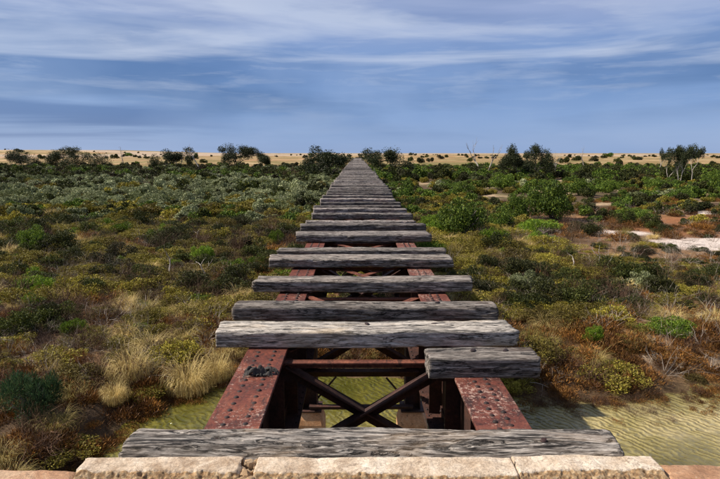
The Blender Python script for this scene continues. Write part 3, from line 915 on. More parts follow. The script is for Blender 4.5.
# trestle piers
def make_pier():
    root = empty('trestle_pier')
    PT = 0.68
    for sx in (-1, 1):
        x = sx * 0.735
        bm = bmesh.new()
        bxm(bm, x - 0.11, x - 0.098, -0.11, 0.11, PT + 0.02, GB - 0.05)
        bxm(bm, x + 0.098, x + 0.11, -0.11, 0.11, PT + 0.02, GB - 0.05)
        bxm(bm, x - 0.0975, x + 0.0975, -0.006, 0.006, PT + 0.02, GB - 0.05)
        bxm(bm, x - 0.17, x + 0.17, -0.17, 0.17, PT, PT + 0.0195)
        link('column', mesh_bm('column', bm, M['rust_dark']), root)
        bm = bmesh.new()
        prof = [(0.21, -0.9), (0.21, 0.46), (0.205, 0.50), (0.185, 0.57), (0.15, 0.64), (0.13, PT - 0.001)]
        rings = []
        for (r_, z_) in prof:
            r4 = r_ * 0.86
            ring = []
            for (cx_, cy_) in ((-r_, -r4), (-r4, -r_), (r4, -r_), (r_, -r4), (r_, r4), (r4, r_), (-r4, r_), (-r_, r4)):
                ring.append(bm.verts.new((x + cx_, cy_, z_)))
            rings.append(ring)
        for k_ in range(len(rings) - 1):
            for m_ in range(8):
                bm.faces.new((rings[k_][m_], rings[k_][(m_ + 1) % 8], rings[k_ + 1][(m_ + 1) % 8], rings[k_ + 1][m_]))
        bm.faces.new(rings[-1])
        link('pedestal', mesh_bm('pedestal', bm, M['pedestal']), root)
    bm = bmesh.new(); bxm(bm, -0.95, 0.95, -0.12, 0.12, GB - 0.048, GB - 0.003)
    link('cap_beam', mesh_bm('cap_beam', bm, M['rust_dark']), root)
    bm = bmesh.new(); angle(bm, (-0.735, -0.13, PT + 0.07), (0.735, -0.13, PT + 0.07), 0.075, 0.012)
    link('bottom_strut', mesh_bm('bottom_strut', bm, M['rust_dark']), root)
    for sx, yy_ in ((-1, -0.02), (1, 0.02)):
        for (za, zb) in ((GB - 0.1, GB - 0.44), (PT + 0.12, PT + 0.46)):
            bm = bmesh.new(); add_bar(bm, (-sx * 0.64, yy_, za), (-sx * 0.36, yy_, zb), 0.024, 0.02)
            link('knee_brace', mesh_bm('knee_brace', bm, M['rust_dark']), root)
    return root
pr = make_pier()
for k, y in enumerate(pier_y):
    o_ = pr if k == 0 else copy_tree(pr)
    base = gz(0, y)
    o_.location = (0, y, 0)
    tag(o_, 'first trestle pier on two orange stone pedestals standing in the creek' if k == 0 else 'trestle pier on stone pedestals under the close laid deck', 'bridge pier', 'trestle piers of the bridge')
bm = bmesh.new()
add_bar(bm, (0, 0, -0.02), (-0.05, 0.02, 0.27), 0.07, 0.022)
add_bar(bm, (-0.0495, 0.02, 0.265), (-0.14, 0.03, 0.52), 0.045, 0.019)
bmesh.ops.bevel(bm, geom=list(bm.edges), offset=0.004, segments=1, affect='EDGES')
bd = link('broken_board', mesh_bm('broken_board', bm, M['wood_pale']), None, (0.98, 30.0, ZT - 0.01))
tag(bd, 'pale splintered board standing up at the right edge of the far deck', 'board')
#VEG
# ------------------------------------------------------------------ vegetation meshes
def leaves(name, cen, dirs, ln, wd, mat, rs, curl=0.25, out=None, facing=2.2):
    """diamond leaves, one island each"""
    n = len(cen)
    d = dirs / (np.linalg.norm(dirs, axis=1)[:, None] + 1e-9)
    rnd = rs.normal(size=(n, 3))
    if out is not None: rnd = rnd + out * facing      # leaf blades turn their face outward
    s = np.cross(d, rnd); s /= np.linalg.norm(s, axis=1)[:, None] + 1e-9
    nr = np.cross(s, d)
    ln = np.asarray(ln)[:, None]; wd = np.asarray(wd)[:, None]
    a = cen
    b_ = cen + d * ln * 0.5 + s * wd * 0.5 + nr * ln * curl * 0.3
    c_ = cen + d * ln + nr * ln * curl * -0.2
    e_ = cen + d * ln * 0.5 - s * wd * 0.5 + nr * ln * curl * 0.3
    V = np.stack([a, b_, c_, e_], 1).reshape(-1, 3)
    return mesh_np(name, V, np.arange(4 * n), np.full(n, 4), mat)
def blob_dirs(rs, n, up=0.15):
    v_ = rs.normal(size=(n, 3))
    v_ /= np.linalg.norm(v_, axis=1)[:, None]
    v_[:, 2] = np.abs(v_[:, 2]) * (1 - up) + up * 0.5
    return v_
def shrub_mesh(name, mat, seed, n=1800, rx=0.5, rz=0.6, lumps=14, ll=0.05, lw=0.018, upw=0.5, spread=0.36, hole=0.0):
    """lobed shrub of unit-ish size: lumps spread through a dome, leaves through each lump"""
    rs = np.random.RandomState(seed)
    cd_ = blob_dirs(rs, lumps)
    rad = rs.uniform(0.25, 0.85, lumps) ** 0.7
    cen = cd_ * rad[:, None] * np.array([rx, rx, rz * 0.95])
    cen[:, 2] += rz * 0.12
    size = rs.uniform(0.6, 1.15, lumps) * spread * rx
    k = rs.choice(lumps, n, p=size ** 2 / (size ** 2).sum())
    dv = rs.normal(size=(n, 3)); dv[:, 2] += 0.35; dv /= np.linalg.norm(dv, axis=1)[:, None]
    rr2 = np.where(rs.rand(n) < 0.75, rs.uniform(0.82, 1.08, n), rs.uniform(0.3, 0.9, n))
    pos = cen[k] + dv * (size[k] * rr2)[:, None] * np.array([1, 1, 0.9])
    pos[:, 2] = np.abs(pos[:, 2])
    tang = rs.normal(size=(n, 3)); tang -= dv * (tang * dv).sum(1)[:, None]
    tang /= np.linalg.norm(tang, axis=1)[:, None]
    dirs = dv * 0.35 + tang * 0.7 + np.array([0, 0, upw * 0.6])
    return leaves(name, pos, dirs, rs.uniform(0.6, 1.4, n) * ll, rs.uniform(0.7, 1.3, n) * lw, mat, rs, 0.25, dv)
def tussock_mesh(name, mat, seed, n=170, r=0.10, h=0.55, droop=0.6, wd=0.0075, seg=4):
    rs = np.random.RandomState(seed)
    V = []; F = []
    az = rs.uniform(0, 2 * math.pi, n)
    rad = r * np.sqrt(rs.uniform(0, 1, n))
    lean = 0.15 + rs.beta(1.6, 1.6, n) * 1.1
    hh = h * rs.uniform(0.45, 1.15, n)
    lean_dir = az + rs.normal(size=n) * 0.5
    lt = []
    wind = np.array([0.18, -0.10])
    for q in range(n):
        base = np.array([math.cos(az[q]) * rad[q], math.sin(az[q]) * rad[q], -0.02])
        d2 = np.array([math.cos(lean_dir[q]), math.sin(lean_dir[q])])
        p = base.copy(); ang = lean[q] * 0.35
        sd_ = np.array([-d2[1], d2[0], 0])
        i0 = len(V)
        st = hh[q] / seg
        for k in range(seg + 1):
            w = wd * (1 - k / seg * 0.85) * (0.7 + 0.6 * rs.rand())
            V.append(p - sd_ * w / 2); V.append(p + sd_ * w / 2)
            dirv = np.array([d2[0] * math.sin(ang) + wind[0] * 0.3 * k / seg, d2[1] * math.sin(ang) + wind[1] * 0.3 * k / seg, math.cos(ang)])
            p = p + dirv * st
            ang += lean[q] * droop * (0.4 + 0.5 * k)
        for k in range(seg):
            a = i0 + 2 * k
            F += [a, a + 1, a + 3, a + 2]; lt.append(4)
    return mesh_np(name, np.array(V), F, lt, mat)
def twig_mesh(name, mat, seed, n=90, h=0.6, wd=0.008, kids=3, spread=0.9, fine=1.0):
    """open bundle of forked bare twigs"""
    rs = np.random.RandomState(seed)
    V = []; F = []; lt = []
    def strip(p, d, l, w, depth):
        s = np.cross(d, rs.normal(size=3)); s /= np.linalg.norm(s) + 1e-9
        bend = rs.normal(size=3) * 0.22
        pts = [p]
        dd = d.copy()
        for k in range(3):
            dd = dd + bend * 0.4; dd /= np.linalg.norm(dd)
            pts.append(pts[-1] + dd * l / 3)
        i0 = len(V)
        for k, q in enumerate(pts):
            ww = w * (1 - 0.25 * k)
            V.append(q - s * ww / 2); V.append(q + s * ww / 2)
        for k in range(3):
            a = i0 + 2 * k
            F.extend([a, a + 1, a + 3, a + 2]); lt.append(4)
        if depth > 0:
            for _ in range(kids):
                k = rs.randint(1, 4)
                nd = dd + rs.normal(size=3) * 0.55 + np.array([0, 0, 0.12]); nd /= np.linalg.norm(nd)
                strip(pts[k], nd, l * rs.uniform(0.4, 0.75), w * 0.6 * fine, depth - 1)
    for _ in range(n):
        az = rs.uniform(0, 2 * math.pi); t_ = rs.uniform(0.1, spread)
        d = np.array([math.cos(az) * math.sin(t_), math.sin(az) * math.sin(t_), math.cos(t_)])
        p = np.array([math.cos(az), math.sin(az), 0]) * rs.uniform(0, 0.10)
        strip(p, d, h * rs.uniform(0.4, 0.75), wd, 2)
    return mesh_np(name, np.array(V), F, lt, mat)
def stems_mesh(name, mat, seed, n=700, rx=0.42, h=0.32, ll=0.10, lw=0.013):
    """samphire: many short upright jointed stems over a low cushion"""
    rs = np.random.RandomState(seed)
    lumps = 9
    az = rs.uniform(0, 6.283, lumps); rd = rx * np.sqrt(rs.uniform(0, 1, lumps))
    c_ = np.stack([np.cos(az) * rd, np.sin(az) * rd], 1)
    k = rs.randint(0, lumps, n)
    off = rs.normal(size=(n, 2)) * rx * 0.28
    top = h * rs.uniform(0.5, 1.0, lumps)[k] * np.exp(-(off ** 2).sum(1) / (rx * 0.42) ** 2)
    z = top * rs.uniform(0.2, 1.0, n)
    pos = np.stack([c_[k, 0] + off[:, 0], c_[k, 1] + off[:, 1], z], 1)
    dirs = np.stack([off[:, 0] * 2.2, off[:, 1] * 2.2, np.full(n, 0.6)], 1) + rs.normal(size=(n, 3)) * 0.22
    return leaves(name, pos, dirs, rs.uniform(0.6, 1.3, n) * ll, rs.uniform(0.7, 1.4, n) * lw, mat, rs, 0.1)

def tube(V, F, lt, pts, rads, sides=6):
    pts = [np.asarray(p, float) for p in pts]
    i0 = len(V)
    up = np.array([0.31, 0.17, 0.93])
    for k, p in enumerate(pts):
        d = pts[min(k + 1, len(pts) - 1)] - pts[max(k - 1, 0)]
        d = d / (np.linalg.norm(d) + 1e-9)
        s = np.cross(d, up)
        if np.linalg.norm(s) < 0.1: s = np.cross(d, np.array([1.0, 0, 0]))
        s /= np.linalg.norm(s); n_ = np.cross(s, d)
        for q in range(sides):
            a = 2 * math.pi * q / sides
            V.append(p + (s * math.cos(a) + n_ * math.sin(a)) * rads[k])
    for k in range(len(pts) - 1):
        for q in range(sides):
            a = i0 + k * sides + q; b_ = i0 + k * sides + (q + 1) % sides
            F.extend([a, b_, b_ + sides, a + sides]); lt.append(4)
def limbs(rs, base, d, l, r, depth, V, F, lt, tips, spread=0.6, kids=(2, 3), gnarl=0.18, up=0.1, shrink=0.68):
    pts = [np.array(base, float)]; rads = [r]
    dd = np.array(d, float); dd /= np.linalg.norm(dd)
    n = 5
    for k in range(n):
        dd = dd + rs.normal(size=3) * gnarl + np.array([0, 0, up * 0.3]); dd /= np.linalg.norm(dd)
        pts.append(pts[-1] + dd * l / n)
        rads.append(r * (1 - 0.42 * (k + 1) / n))
    tube(V, F, lt, pts, rads, 7 if r > 0.05 else 5 if r > 0.02 else 4)
    if depth == 0:
        tips.append((pts[-1], dd)); tips.append((pts[-2], dd))
        return
    for _ in range(rs.randint(kids[0], kids[1] + 1)):
        nd = dd + rs.normal(size=3) * spread + np.array([0, 0, up]); nd /= np.linalg.norm(nd)
        st = pts[-1] if rs.rand() < 0.7 else pts[-2]
        limbs(rs, st, nd, l * shrink * rs.uniform(0.75, 1.2), rads[-1] * 0.8, depth - 1, V, F, lt, tips, spread, kids, gnarl, up, shrink)
def tree_parts(seed, h, lmat, bmat, stems=1, depth=3, spread=0.6, leafn=60, cl=0.3, ll=0.16, lw=0.05, lean=0.2, trunk=0.36, up=0.1, thick=0.026, flat=1.0, kids=(2, 3)):
    rs = np.random.RandomState(seed)
    V, F, lt, tips = [], [], [], []
    for q in range(stems):
        az = rs.uniform(0, 6.283)
        ln = lean * rs.uniform(0.5, 1.3)
        d = np.array([math.cos(az) * ln, math.sin(az) * ln, 1.0])
        limbs(rs, (math.cos(az) * 0.03 * h * (stems > 1), math.sin(az) * 0.03 * h * (stems > 1), -0.1), d, h * trunk, h * thick / math.sqrt(stems), depth, V, F, lt, tips, spread, kids, 0.15, up)
    Vt = np.array(V)
    zmax = max(t_[0][2] for t_ in tips) + cl * 0.5 if tips else Vt[:, 2].max()
    sc = h / zmax
    trunk_me = mesh_np('trunk', Vt * sc, F, lt, bmat, True)
    crown = None
    if lmat is not None:
        tp = np.array([t_[0] for t_ in tips]); td = np.array([t_[1] for t_ in tips])
        keep = rs.rand(len(tp)) > 0.14
        tp, td = tp[keep], td[keep]
        sz = rs.uniform(0.55, 1.25, len(tp)) * cl
        k = np.repeat(np.arange(len(tp)), leafn)
        n = len(k)
        dv = rs.normal(size=(n, 3)); dv /= np.linalg.norm(dv, axis=1)[:, None]
        pos = tp[k] + td[k] * 0.1 * cl + dv * (sz[k] * rs.uniform(0.2, 1, n) ** 0.6)[:, None] * np.array([1, 1, 1.0 * flat])
        dirs = dv * 0.5 + np.array([0, 0, -0.25]) + rs.normal(size=(n, 3)) * 0.6
        crown = leaves('crown', pos * sc, dirs, rs.uniform(0.6, 1.4, n) * ll, rs.uniform(0.7, 1.3, n) * lw, lmat, rs)
    return trunk_me, crown

# ------------------------------------------------------------------ prototypes
PR = {
 'tussock': [tussock_mesh('grass_tussock', M['straw'], 10 + k, 420, 0.20, 0.66, 1.35, 0.0085, 5) for k in range(4)],
 'olive':   [shrub_mesh('scrub', M['olive'], 20 + k, 4200, 0.5, 0.42, 24, 0.042, 0.016, 0.9, 0.27) for k in range(4)],
 'dark':    [shrub_mesh('scrub', M['darkleaf'], 30 + k, 4000, 0.5, 0.5, 20, 0.045, 0.018, 0.6, 0.28) for k in range(4)],
 'green':   [shrub_mesh('scrub', M['green'], 40 + k, 2200, 0.45, 0.42, 14, 0.07, 0.016, 1.1, 0.34) for k in range(3)],
 'saltbush':[shrub_mesh('saltbush', M['saltbush'], 50 + k, 3600, 0.5, 0.55, 18, 0.045, 0.024, 0.5, 0.30) for k in range(4)],
 'twig':    [twig_mesh('twiggy_scrub', M['twig'], 60 + k, 46, 0.6, 0.008, 3) for k in range(3)],
 'dead':    [twig_mesh('dead_twigs', M['deadtwig'], 160 + k, 14, 0.7, 0.010, 2, 1.3) for k in range(3)],
 'samphire':[stems_mesh('samphire', M['samphire'], 70 + k, 1300, 0.42, 0.34, 0.10, 0.013) for k in range(4)],
 # coarser leaves for the far belt, where a leaf is far below a pixel
 'fdark':   [shrub_mesh('far_scrub', M['darkleaf'], 80 + k, 1500, 0.5, 0.52, 12, 0.085, 0.05, 0.5, 0.34) for k in range(4)],
 'fgreen':  [shrub_mesh('far_scrub', M['bush'], 90 + k, 1500, 0.5, 0.52, 12, 0.085, 0.05, 0.5, 0.34) for k in range(3)],
 'fsalt':   [shrub_mesh('far_saltbush', M['saltbush'], 100 + k, 2200, 0.5, 0.50, 9, 0.06, 0.045, 0.5, 0.34) for k in range(3)],
 'folive':  [shrub_mesh('far_scrub', M['olive'], 110 + k, 1400, 0.5, 0.36, 13, 0.085, 0.045, 0.7, 0.32) for k in range(3)],
 'ftwig':   [twig_mesh('far_twigs', M['twig'], 120 + k, 26, 0.6, 0.016, 3) for k in range(2)],
}
def pcol(kind):
    c = bpy.data.collections.new('source_' + kind)
    for k, me in enumerate(PR[kind]):
        o = bpy.data.objects.new('source_' + kind, me)
        c.objects.link(o)
    return c
def scatter(name, kind, pts, label):
    """ground cover nobody could count: one object whose points carry instances"""
    if not len(pts): return
    pts = np.array(pts)
    me = bpy.data.meshes.new(name)
    me.vertices.add(len(pts))
    me.vertices.foreach_set('co', pts[:, :3].astype(np.float32).ravel())
    for nm, cidx in (('sxy', 3), ('sz', 4), ('rot', 5), ('tilt', 6)):
        a = me.attributes.new(nm, 'FLOAT', 'POINT')
        a.data.foreach_set('value', pts[:, cidx].astype(np.float32))
    a = me.attributes.new('idx', 'INT', 'POINT')
    a.data.foreach_set('value', RS.randint(0, 100, len(pts)).astype(np.int32))
    o = link(name, me)
    g = bpy.data.node_groups.new(name + '_scatter', 'GeometryNodeTree')
    g.interface.new_socket('Geometry', in_out='INPUT', socket_type='NodeSocketGeometry')
    g.interface.new_socket('Geometry', in_out='OUTPUT', socket_type='NodeSocketGeometry')
    gi = g.nodes.new('NodeGroupInput'); go = g.nodes.new('NodeGroupOutput')
    ci = g.nodes.new('GeometryNodeCollectionInfo')
    ci.inputs['Collection'].default_value = pcol(kind)
    ci.inputs['Separate Children'].default_value = True
    ci.inputs['Reset Children'].default_value = True
    ip = g.nodes.new('GeometryNodeInstanceOnPoints')
    ip.inputs['Pick Instance'].default_value = True
    def att_(nm, typ='FLOAT'):
        n_ = g.nodes.new('GeometryNodeInputNamedAttribute'); n_.data_type = typ
        n_.inputs['Name'].default_value = nm
        return n_.outputs[0]
    cr = g.nodes.new('ShaderNodeCombineXYZ'); cs = g.nodes.new('ShaderNodeCombineXYZ')
    g.links.new(att_('tilt'), cr.inputs[0]); g.links.new(att_('rot'), cr.inputs[2])
    sx = att_('sxy'); g.links.new(sx, cs.inputs[0]); g.links.new(sx, cs.inputs[1]); g.links.new(att_('sz'), cs.inputs[2])
    g.links.new(gi.outputs[0], ip.inputs['Points'])
    g.links.new(ci.outputs[0], ip.inputs['Instance'])
    g.links.new(att_('idx', 'INT'), ip.inputs['Instance Index'])
    g.links.new(cr.outputs[0], ip.inputs['Rotation'])
    g.links.new(cs.outputs[0], ip.inputs['Scale'])
    g.links.new(ip.outputs[0], go.inputs[0])
    md = o.modifiers.new('scatter', 'NODES')
    md.node_group = g
    tag(o, label, kind='stuff')
    return o

# ------------------------------------------------------------------ where cover grows
SPOTS = []                                 # (x, y, radius) kept clear for the individual plants
def rs_u(a, b): return RS.uniform(a, b)
def plan_cover():
    out = {k: [] for k in PR}
    bands = [(6.5, 14, 10.0), (14, 21, 6.4), (21, 32, 3.4), (32, 48, 2.0), (48, 78, 0.85), (78, 130, 0.26), (130, 175, 0.05), (190, 420, 0.002), (420, 900, 0.0008)]
    for (ya, yb, den_) in bands:
        xa = 0.78 * yb + 4
        n = int((yb - ya) * 2 * xa * den_)
        Y = RS.uniform(ya, yb, n); X = RS.uniform(-xa, xa, n)
        kp = np.abs(X) < 0.78 * Y + 4
        X, Y = X[kp], Y[kp]
        tb = bank_t(X, Y); pm = pan_mask(X, Y)
        pa = fbm2(X, Y, 0.42, 61, 3); pb = fbm2(X, Y, 0.16, 63, 3); pc = fbm2(X, Y, 0.9, 67, 2); pd = fbm2(X, Y * 2.4, 0.055, 69, 3)
        H = ground_h(X, Y)
        r1 = RS.rand(len(X)); r2 = RS.rand(len(X)); r3 = RS.rand(len(X))
        for i in range(len(X)):
            x, y, a, b_, c_, e_ = X[i], Y[i], pa[i], pb[i], pc[i], pd[i]
            if tb[i] < 0.12 or pm[i] > 0.35 + 0.3 * r3[i]: continue
            if any((x - sx) ** 2 + (y - sy) ** 2 < sr * sr for sx, sy, sr in SPOTS): continue
            left = x < -0.3
            r = r1[i]
            hmax = 9.0
            if abs(x) < 1.75: hmax = 0.9
            if abs(x) < 2.8 and 147 < y < 420 and r > 0.6: continue
            if y < 14:
                if left:
                    if tb[i] < 1.3 or (y < 10.2 and x < -3): w_ = (('samphire', .55), ('twig', .30), ('tussock', .10), ('olive', .05))
                    elif a > 0.55: w_ = (('tussock', .30), ('olive', .45), ('twig', .25))
                    elif a < 0.43: w_ = (('twig', .50), ('dark', .15), ('samphire', .30), ('tussock', .05))
                    else: w_ = (('twig', .34), ('olive', .22), ('samphire', .32), ('tussock', .12))
                else:
                    if tb[i] < 3.2: w_ = (('samphire', .72), ('twig', .16), ('tussock', .04), ('olive', .08))
                    else: w_ = (('samphire', .35), ('olive', .42), ('twig', .10), ('tussock', .13))
                sc = 0.4 + 0.75 * r2[i] ** 1.5
            elif y < 21:
                if left:
                    w_ = (('olive', .52), ('twig', .16), ('dark', .12), ('green', .12), ('tussock', .08)) if a > 0.47 else (('twig', .35), ('dark', .30), ('olive', .25), ('samphire', .10))
                else:
                    w_ = (('olive', .58), ('tussock', .24), ('samphire', .10), ('twig', .08)) if (a > 0.50 or y > 18.6) else (('olive', .30), ('dark', .34), ('twig', .18), ('samphire', .18))
                    if x > 9 and a < 0.5: w_ = (('dark', .40), ('samphire', .35), ('twig', .25))
                sc = 0.45 + 0.95 * r2[i] ** 1.7
            elif y < 32:
                if left:
                    if y > 26: w_ = (('olive', .62), ('tussock', .16), ('green', .12), ('dark', .10)) if b_ > 0.42 else (('olive', .40), ('dark', .35), ('twig', .25))
                    else: w_ = (('tussock', .34), ('olive', .30), ('twig', .20), ('dark', .16)) if a > 0.49 else (('twig', .36), ('dark', .34), ('samphire', .20), ('olive', .10))
                elif x < 9:
                    w_ = (('tussock', .42), ('olive', .40), ('green', .12), ('twig', .06)) if a > 0.44 else (('olive', .4), ('dark', .3), ('twig', .3))
                else:
                    if r > 0.62 or (y > 23.5 and r > 0.42): continue
                    w_ = (('samphire', .56), ('dark', .18), ('twig', .16), ('tussock', .10)) if y > 25 else (('dark', .40), ('twig', .28), ('olive', .22), ('tussock', .10))
                sc = 0.55 + 1.1 * r2[i] ** 1.7
            elif y < 48:
                if left: w_ = (('folive', .58), ('fgreen', .12), ('tussock', .08), ('fsalt', .16), ('fdark', .06)) if (y < 40) else (('fsalt', .62), ('folive', .20), ('fdark', .18))
                elif x < 10: w_ = (('folive', .60), ('fgreen', .14), ('fdark', .10), ('tussock', .16))
                else:
                    if a < 0.46 or r < 0.35: continue
                    w_ = (('samphire', .42), ('folive', .24), ('fdark', .22), ('fgreen', .12))
                sc = 1.0 + 0.8 * r2[i] if left else 0.7 + 0.6 * r2[i]
            elif y < 78:
                if left and r < 0.22: continue
                if left: w_ = (('fsalt', .56), ('fdark', .26), ('folive', .13), ('ftwig', .05)) if b_ > 0.40 else (('fdark', .40), ('fsalt', .34), ('ftwig', .16), ('folive', .10))
                else:
                    if (a < 0.45 and x > 4) or (x > 5 and r < 0.4): continue
                    w_ = (('fgreen', .34), ('fdark', .30), ('folive', .26), ('fsalt', .10))
                sc = 1.0 + 1.7 * r2[i] ** 1.6 if left else 0.9 + 0.9 * r2[i]
            elif y < 130:
                if not left and a < 0.40 and x > 9: continue
                w_ = (('fdark', .60), ('fgreen', .16), ('fsalt', .12), ('ftwig', .12)) if left else (('fdark', .60), ('fgreen', .32), ('folive', .08))
                sc = 1.7 + 1.2 * r2[i]
            elif y < 190:
                if e_ < 0.52: continue
                w_ = (('fdark', .70), ('fgreen', .15), ('folive', .15))
                sc = 1.5 + 1.3 * r2[i]
            else:
                if e_ < 0.55: continue
                w_ = (('fdark', 1.0),)
                sc = 2.6 + 2.4 * r2[i]
            t_ = r; kd = w_[-1][0]
            acc = 0
            for kk, ww in w_:
                acc += ww
                if r3[i] < acc: kd = kk; break
            zs = sc * rs_u(0.75, 1.2)
            if kd == 'tussock': sc *= 0.95; zs *= 0.85
            if kd == 'samphire': zs *= 0.85
            if kd == 'olive': sc *= 1.25; zs *= 0.85
            if x > 8.5 and 18.0 < y < 24.5: zs *= 0.5; sc *= 0.75
            if y < 22 and kd in ('dark', 'olive', 'green'): zs *= 0.95
            zs = min(zs, hmax / 0.6)
            out[kd].append((x, y, H[i] - 0.02, sc, zs, rs_u(0, 6.283), rs_u(-0.12, 0.12)))
    for i_ in range(900):
        y = RS.uniform(9, 40); x = RS.uniform(-0.72 * y, 0.72 * y)
        if abs(x) < 1.7 or float(bank_t([x], [y])[0]) < 0.3: continue
        w = rs_u(0.5, 1.2)
        out['dead'].append((x, y, gz(x, y) + rs_u(0.0, 0.12), w, w * rs_u(0.5, 1.0), rs_u(0, 6.28), rs_u(-0.5, 0.5)))
    # drowned twigs and samphire standing in the shallows
    for i_ in range(420):
        x = rs_u(2.0, 8.5) if i_ % 3 else -rs_u(2.0, 4.2)
        y = float(np.interp(x, bx, by)) - rs_u(-0.1, 1.0) * rs_u(0, 1)
        if float(bank_t([x], [y])[0]) > 0.15: continue
        w = rs_u(0.22, 0.5)
        out['twig' if i_ % 2 else 'samphire'].append((x, y, -0.05, w, w * 0.8, rs_u(0, 6.28), rs_u(-0.2, 0.2)))
    return out

# ------------------------------------------------------------------ single plants
def foot(px, py):
    Z = 0.3
    for _ in range(6):
        p = P(px, py, Z)
        Z = 0.5 * Z + 0.5 * gz(p.x, p.y)
    return P(px, py, Z)
def plant(name, me_list, px, py, wpx, hpx, label, cat, group=None, stem=None, Zg=0.35):
    """plant with its foot under a bearing; width and height in the photograph's pixels"""
    p = foot(px, py)
    z = gz(p.x, p.y)
    dz = (CM.transposed() @ (Vector((p.x, p.y, z)) - CAM)).z * -1
    w = wpx * dz / 560.0; h = hpx * dz / 560.0
    return w, h, p, z
def single_bush(kind, px, py, wpx, hpx, label, cat='bush', group='green bushes on the plain', name='shrub', pw=1.0, ph=0.62):
    w, h, p, z = plant(name, None, px, py, wpx, hpx, label, cat)
    lst = PR[kind]
    root = empty(name, (p.x, p.y, z), rs_u(0, 6.28))
    sx = w / pw / 1.12; sz = h / ph
    link('foliage', lst[RS.randint(len(lst))], root, (0, 0, 0), (0, 0, 0), (sx, sx, sz))
    link('stem', STEM, root, (0, 0, -0.05), (0, 0, rs_u(0, 6)), (sx, sx, sz))
    tag(root, label, cat, group)
    SPOTS.append((p.x, p.y, w * 0.42))
    return root
sv, sf, sl, st_ = [], [], [], []
rs_ = np.random.RandomState(4)
for q in range(7):
    a = q * 0.9
    limbs(rs_, (0, 0, 0), (math.cos(a) * 0.6, math.sin(a) * 0.6, 0.9), 0.28, 0.017, 1, sv, sf, sl, st_, 0.5)
STEM = mesh_np('stem', np.array(sv), sf, sl, M['bark'], True)
BIG = [shrub_mesh('foliage', M['bush'], 200 + k, 8500, 0.5, 0.58, 34, 0.042, 0.016, 0.5, 0.27) for k in range(4)]
PR['big'] = BIG
BRIGHT = [shrub_mesh('foliage', M['green'], 210 + k, 5200, 0.5, 0.5, 22, 0.055, 0.015, 0.9, 0.30) for k in range(2)]
PR['bright'] = BRIGHT
FERN = [shrub_mesh('foliage', leaf_mat('blue_green_leaf', [(0.015, 0.035, 0.015), (0.04, 0.085, 0.032), (0.085, 0.13, 0.045)], 0.25, var=0.1), 220, 4200, 0.5, 0.55, 18, 0.085, 0.011, 1.2, 0.32)]
PR['fern'] = FERN
for a_ in [
    ('big', 464, 235, 62, 43, 'large rounded dark green bush closest to the right edge of the bridge deck'),
    ('big', 503, 229, 34, 24, 'smaller dark green bush between the two largest green bushes right of the deck'),
    ('big', 517, 220, 36, 28, 'upright green bush touching the left side of the broadest dark green bush'),
    ('big', 551, 219, 60, 39, 'broadest dark green bush right of the bridge with a bright green skirt in front'),
    ('big', 460, 196, 34, 17, 'olive green bush standing behind the rounded bush next to the deck'),
    ('big', 503, 190, 36, 20, 'dark bush in the scrub below the spreading gum clump'),
    ('big', 579, 195, 32, 19, 'dark green bush right behind the broadest bush'),
    ('big', 608, 193, 28, 14, 'low rounded green bush on sandy ground right of the broad bush'),
    ('big', 654, 190, 30, 15, 'low green bush at the foot of the right hand gum tree, on its left'),
    ('big', 682, 200, 34, 13, 'flat green bush in front of the right hand gum tree'),
    ('big', 711, 189, 30, 19, 'dark green bush cut by the right edge of the view'),
    ('big', 634, 219, 44, 14, 'wide low dark bush on orange ground in front of the sand'),
    ('bright', 542, 231, 50, 15, 'bright green low plant spreading in front of the broadest bush'),
    ('bright', 430, 226, 28, 14, 'bright green low bush beside the deck on its right'),
    ('big', 34, 252, 40, 31, 'round dark green bush at the left edge of the view'),
    ('bright', 203, 262, 32, 25, 'fresh green bush behind the bleached dead branches'),
    ('bright', 277, 244, 20, 17, 'small bright green bush next to the left end of the deck'),
    ('fern', 30, 418, 66, 55, 'blue green feathery bush in the lower left corner'),
    ('bright', 140, 333, 22, 16, 'small vivid green tuft above the straw tussocks on the left'),
    ('bright', 75, 335, 34, 24, 'bright green bush among brown twigs at left'),
    ('bright', 593, 343, 24, 22, 'small vivid green tuft in the scrub right of the bridge'),
    ('saltbush', 524, 290, 36, 22, 'pale grey green bush standing out in yellow grass right of the bridge'),
    ('saltbush', 640, 288, 38, 18, 'pale silvery bush in dark scrub at right'),
    ('bright', 668, 334, 60, 20, 'yellow green low bush beside a bare sandy patch at right'),
]:
    single_bush(*a_)
# pale saltbushes of the left middle distance, each on its own
sb_names = ['pale saltbush in the belt of grey green shrubs left of the bridge']
k = 0
tries = 0
sbp = []
while k < 110 and tries < 4000:
    tries += 1
    y = rs_u(37, 74); x = -rs_u(4.0, 0.72 * y)
    if float(pan_mask([x], [y])[0]) > 0.2: continue
    if any((x - a) ** 2 + (y - b_) ** 2 < 2.2 for a, b_ in sbp): continue
    sbp.append((x, y))
    w = rs_u(1.5, 2.7)
    o = link('saltbush', PR['saltbush'][k % 4], None, (x, y, gz(x, y) - 0.03), (0, 0, rs_u(0, 6.28)), (w, w, w * rs_u(0.75, 1.05)))
    tag(o, 'pale saltbush in the grey green belt of shrubs left of the bridge, %s' % ('nearer half' if y < 52 else 'farther half'), 'bush', 'pale saltbushes left of the bridge')
    k += 1
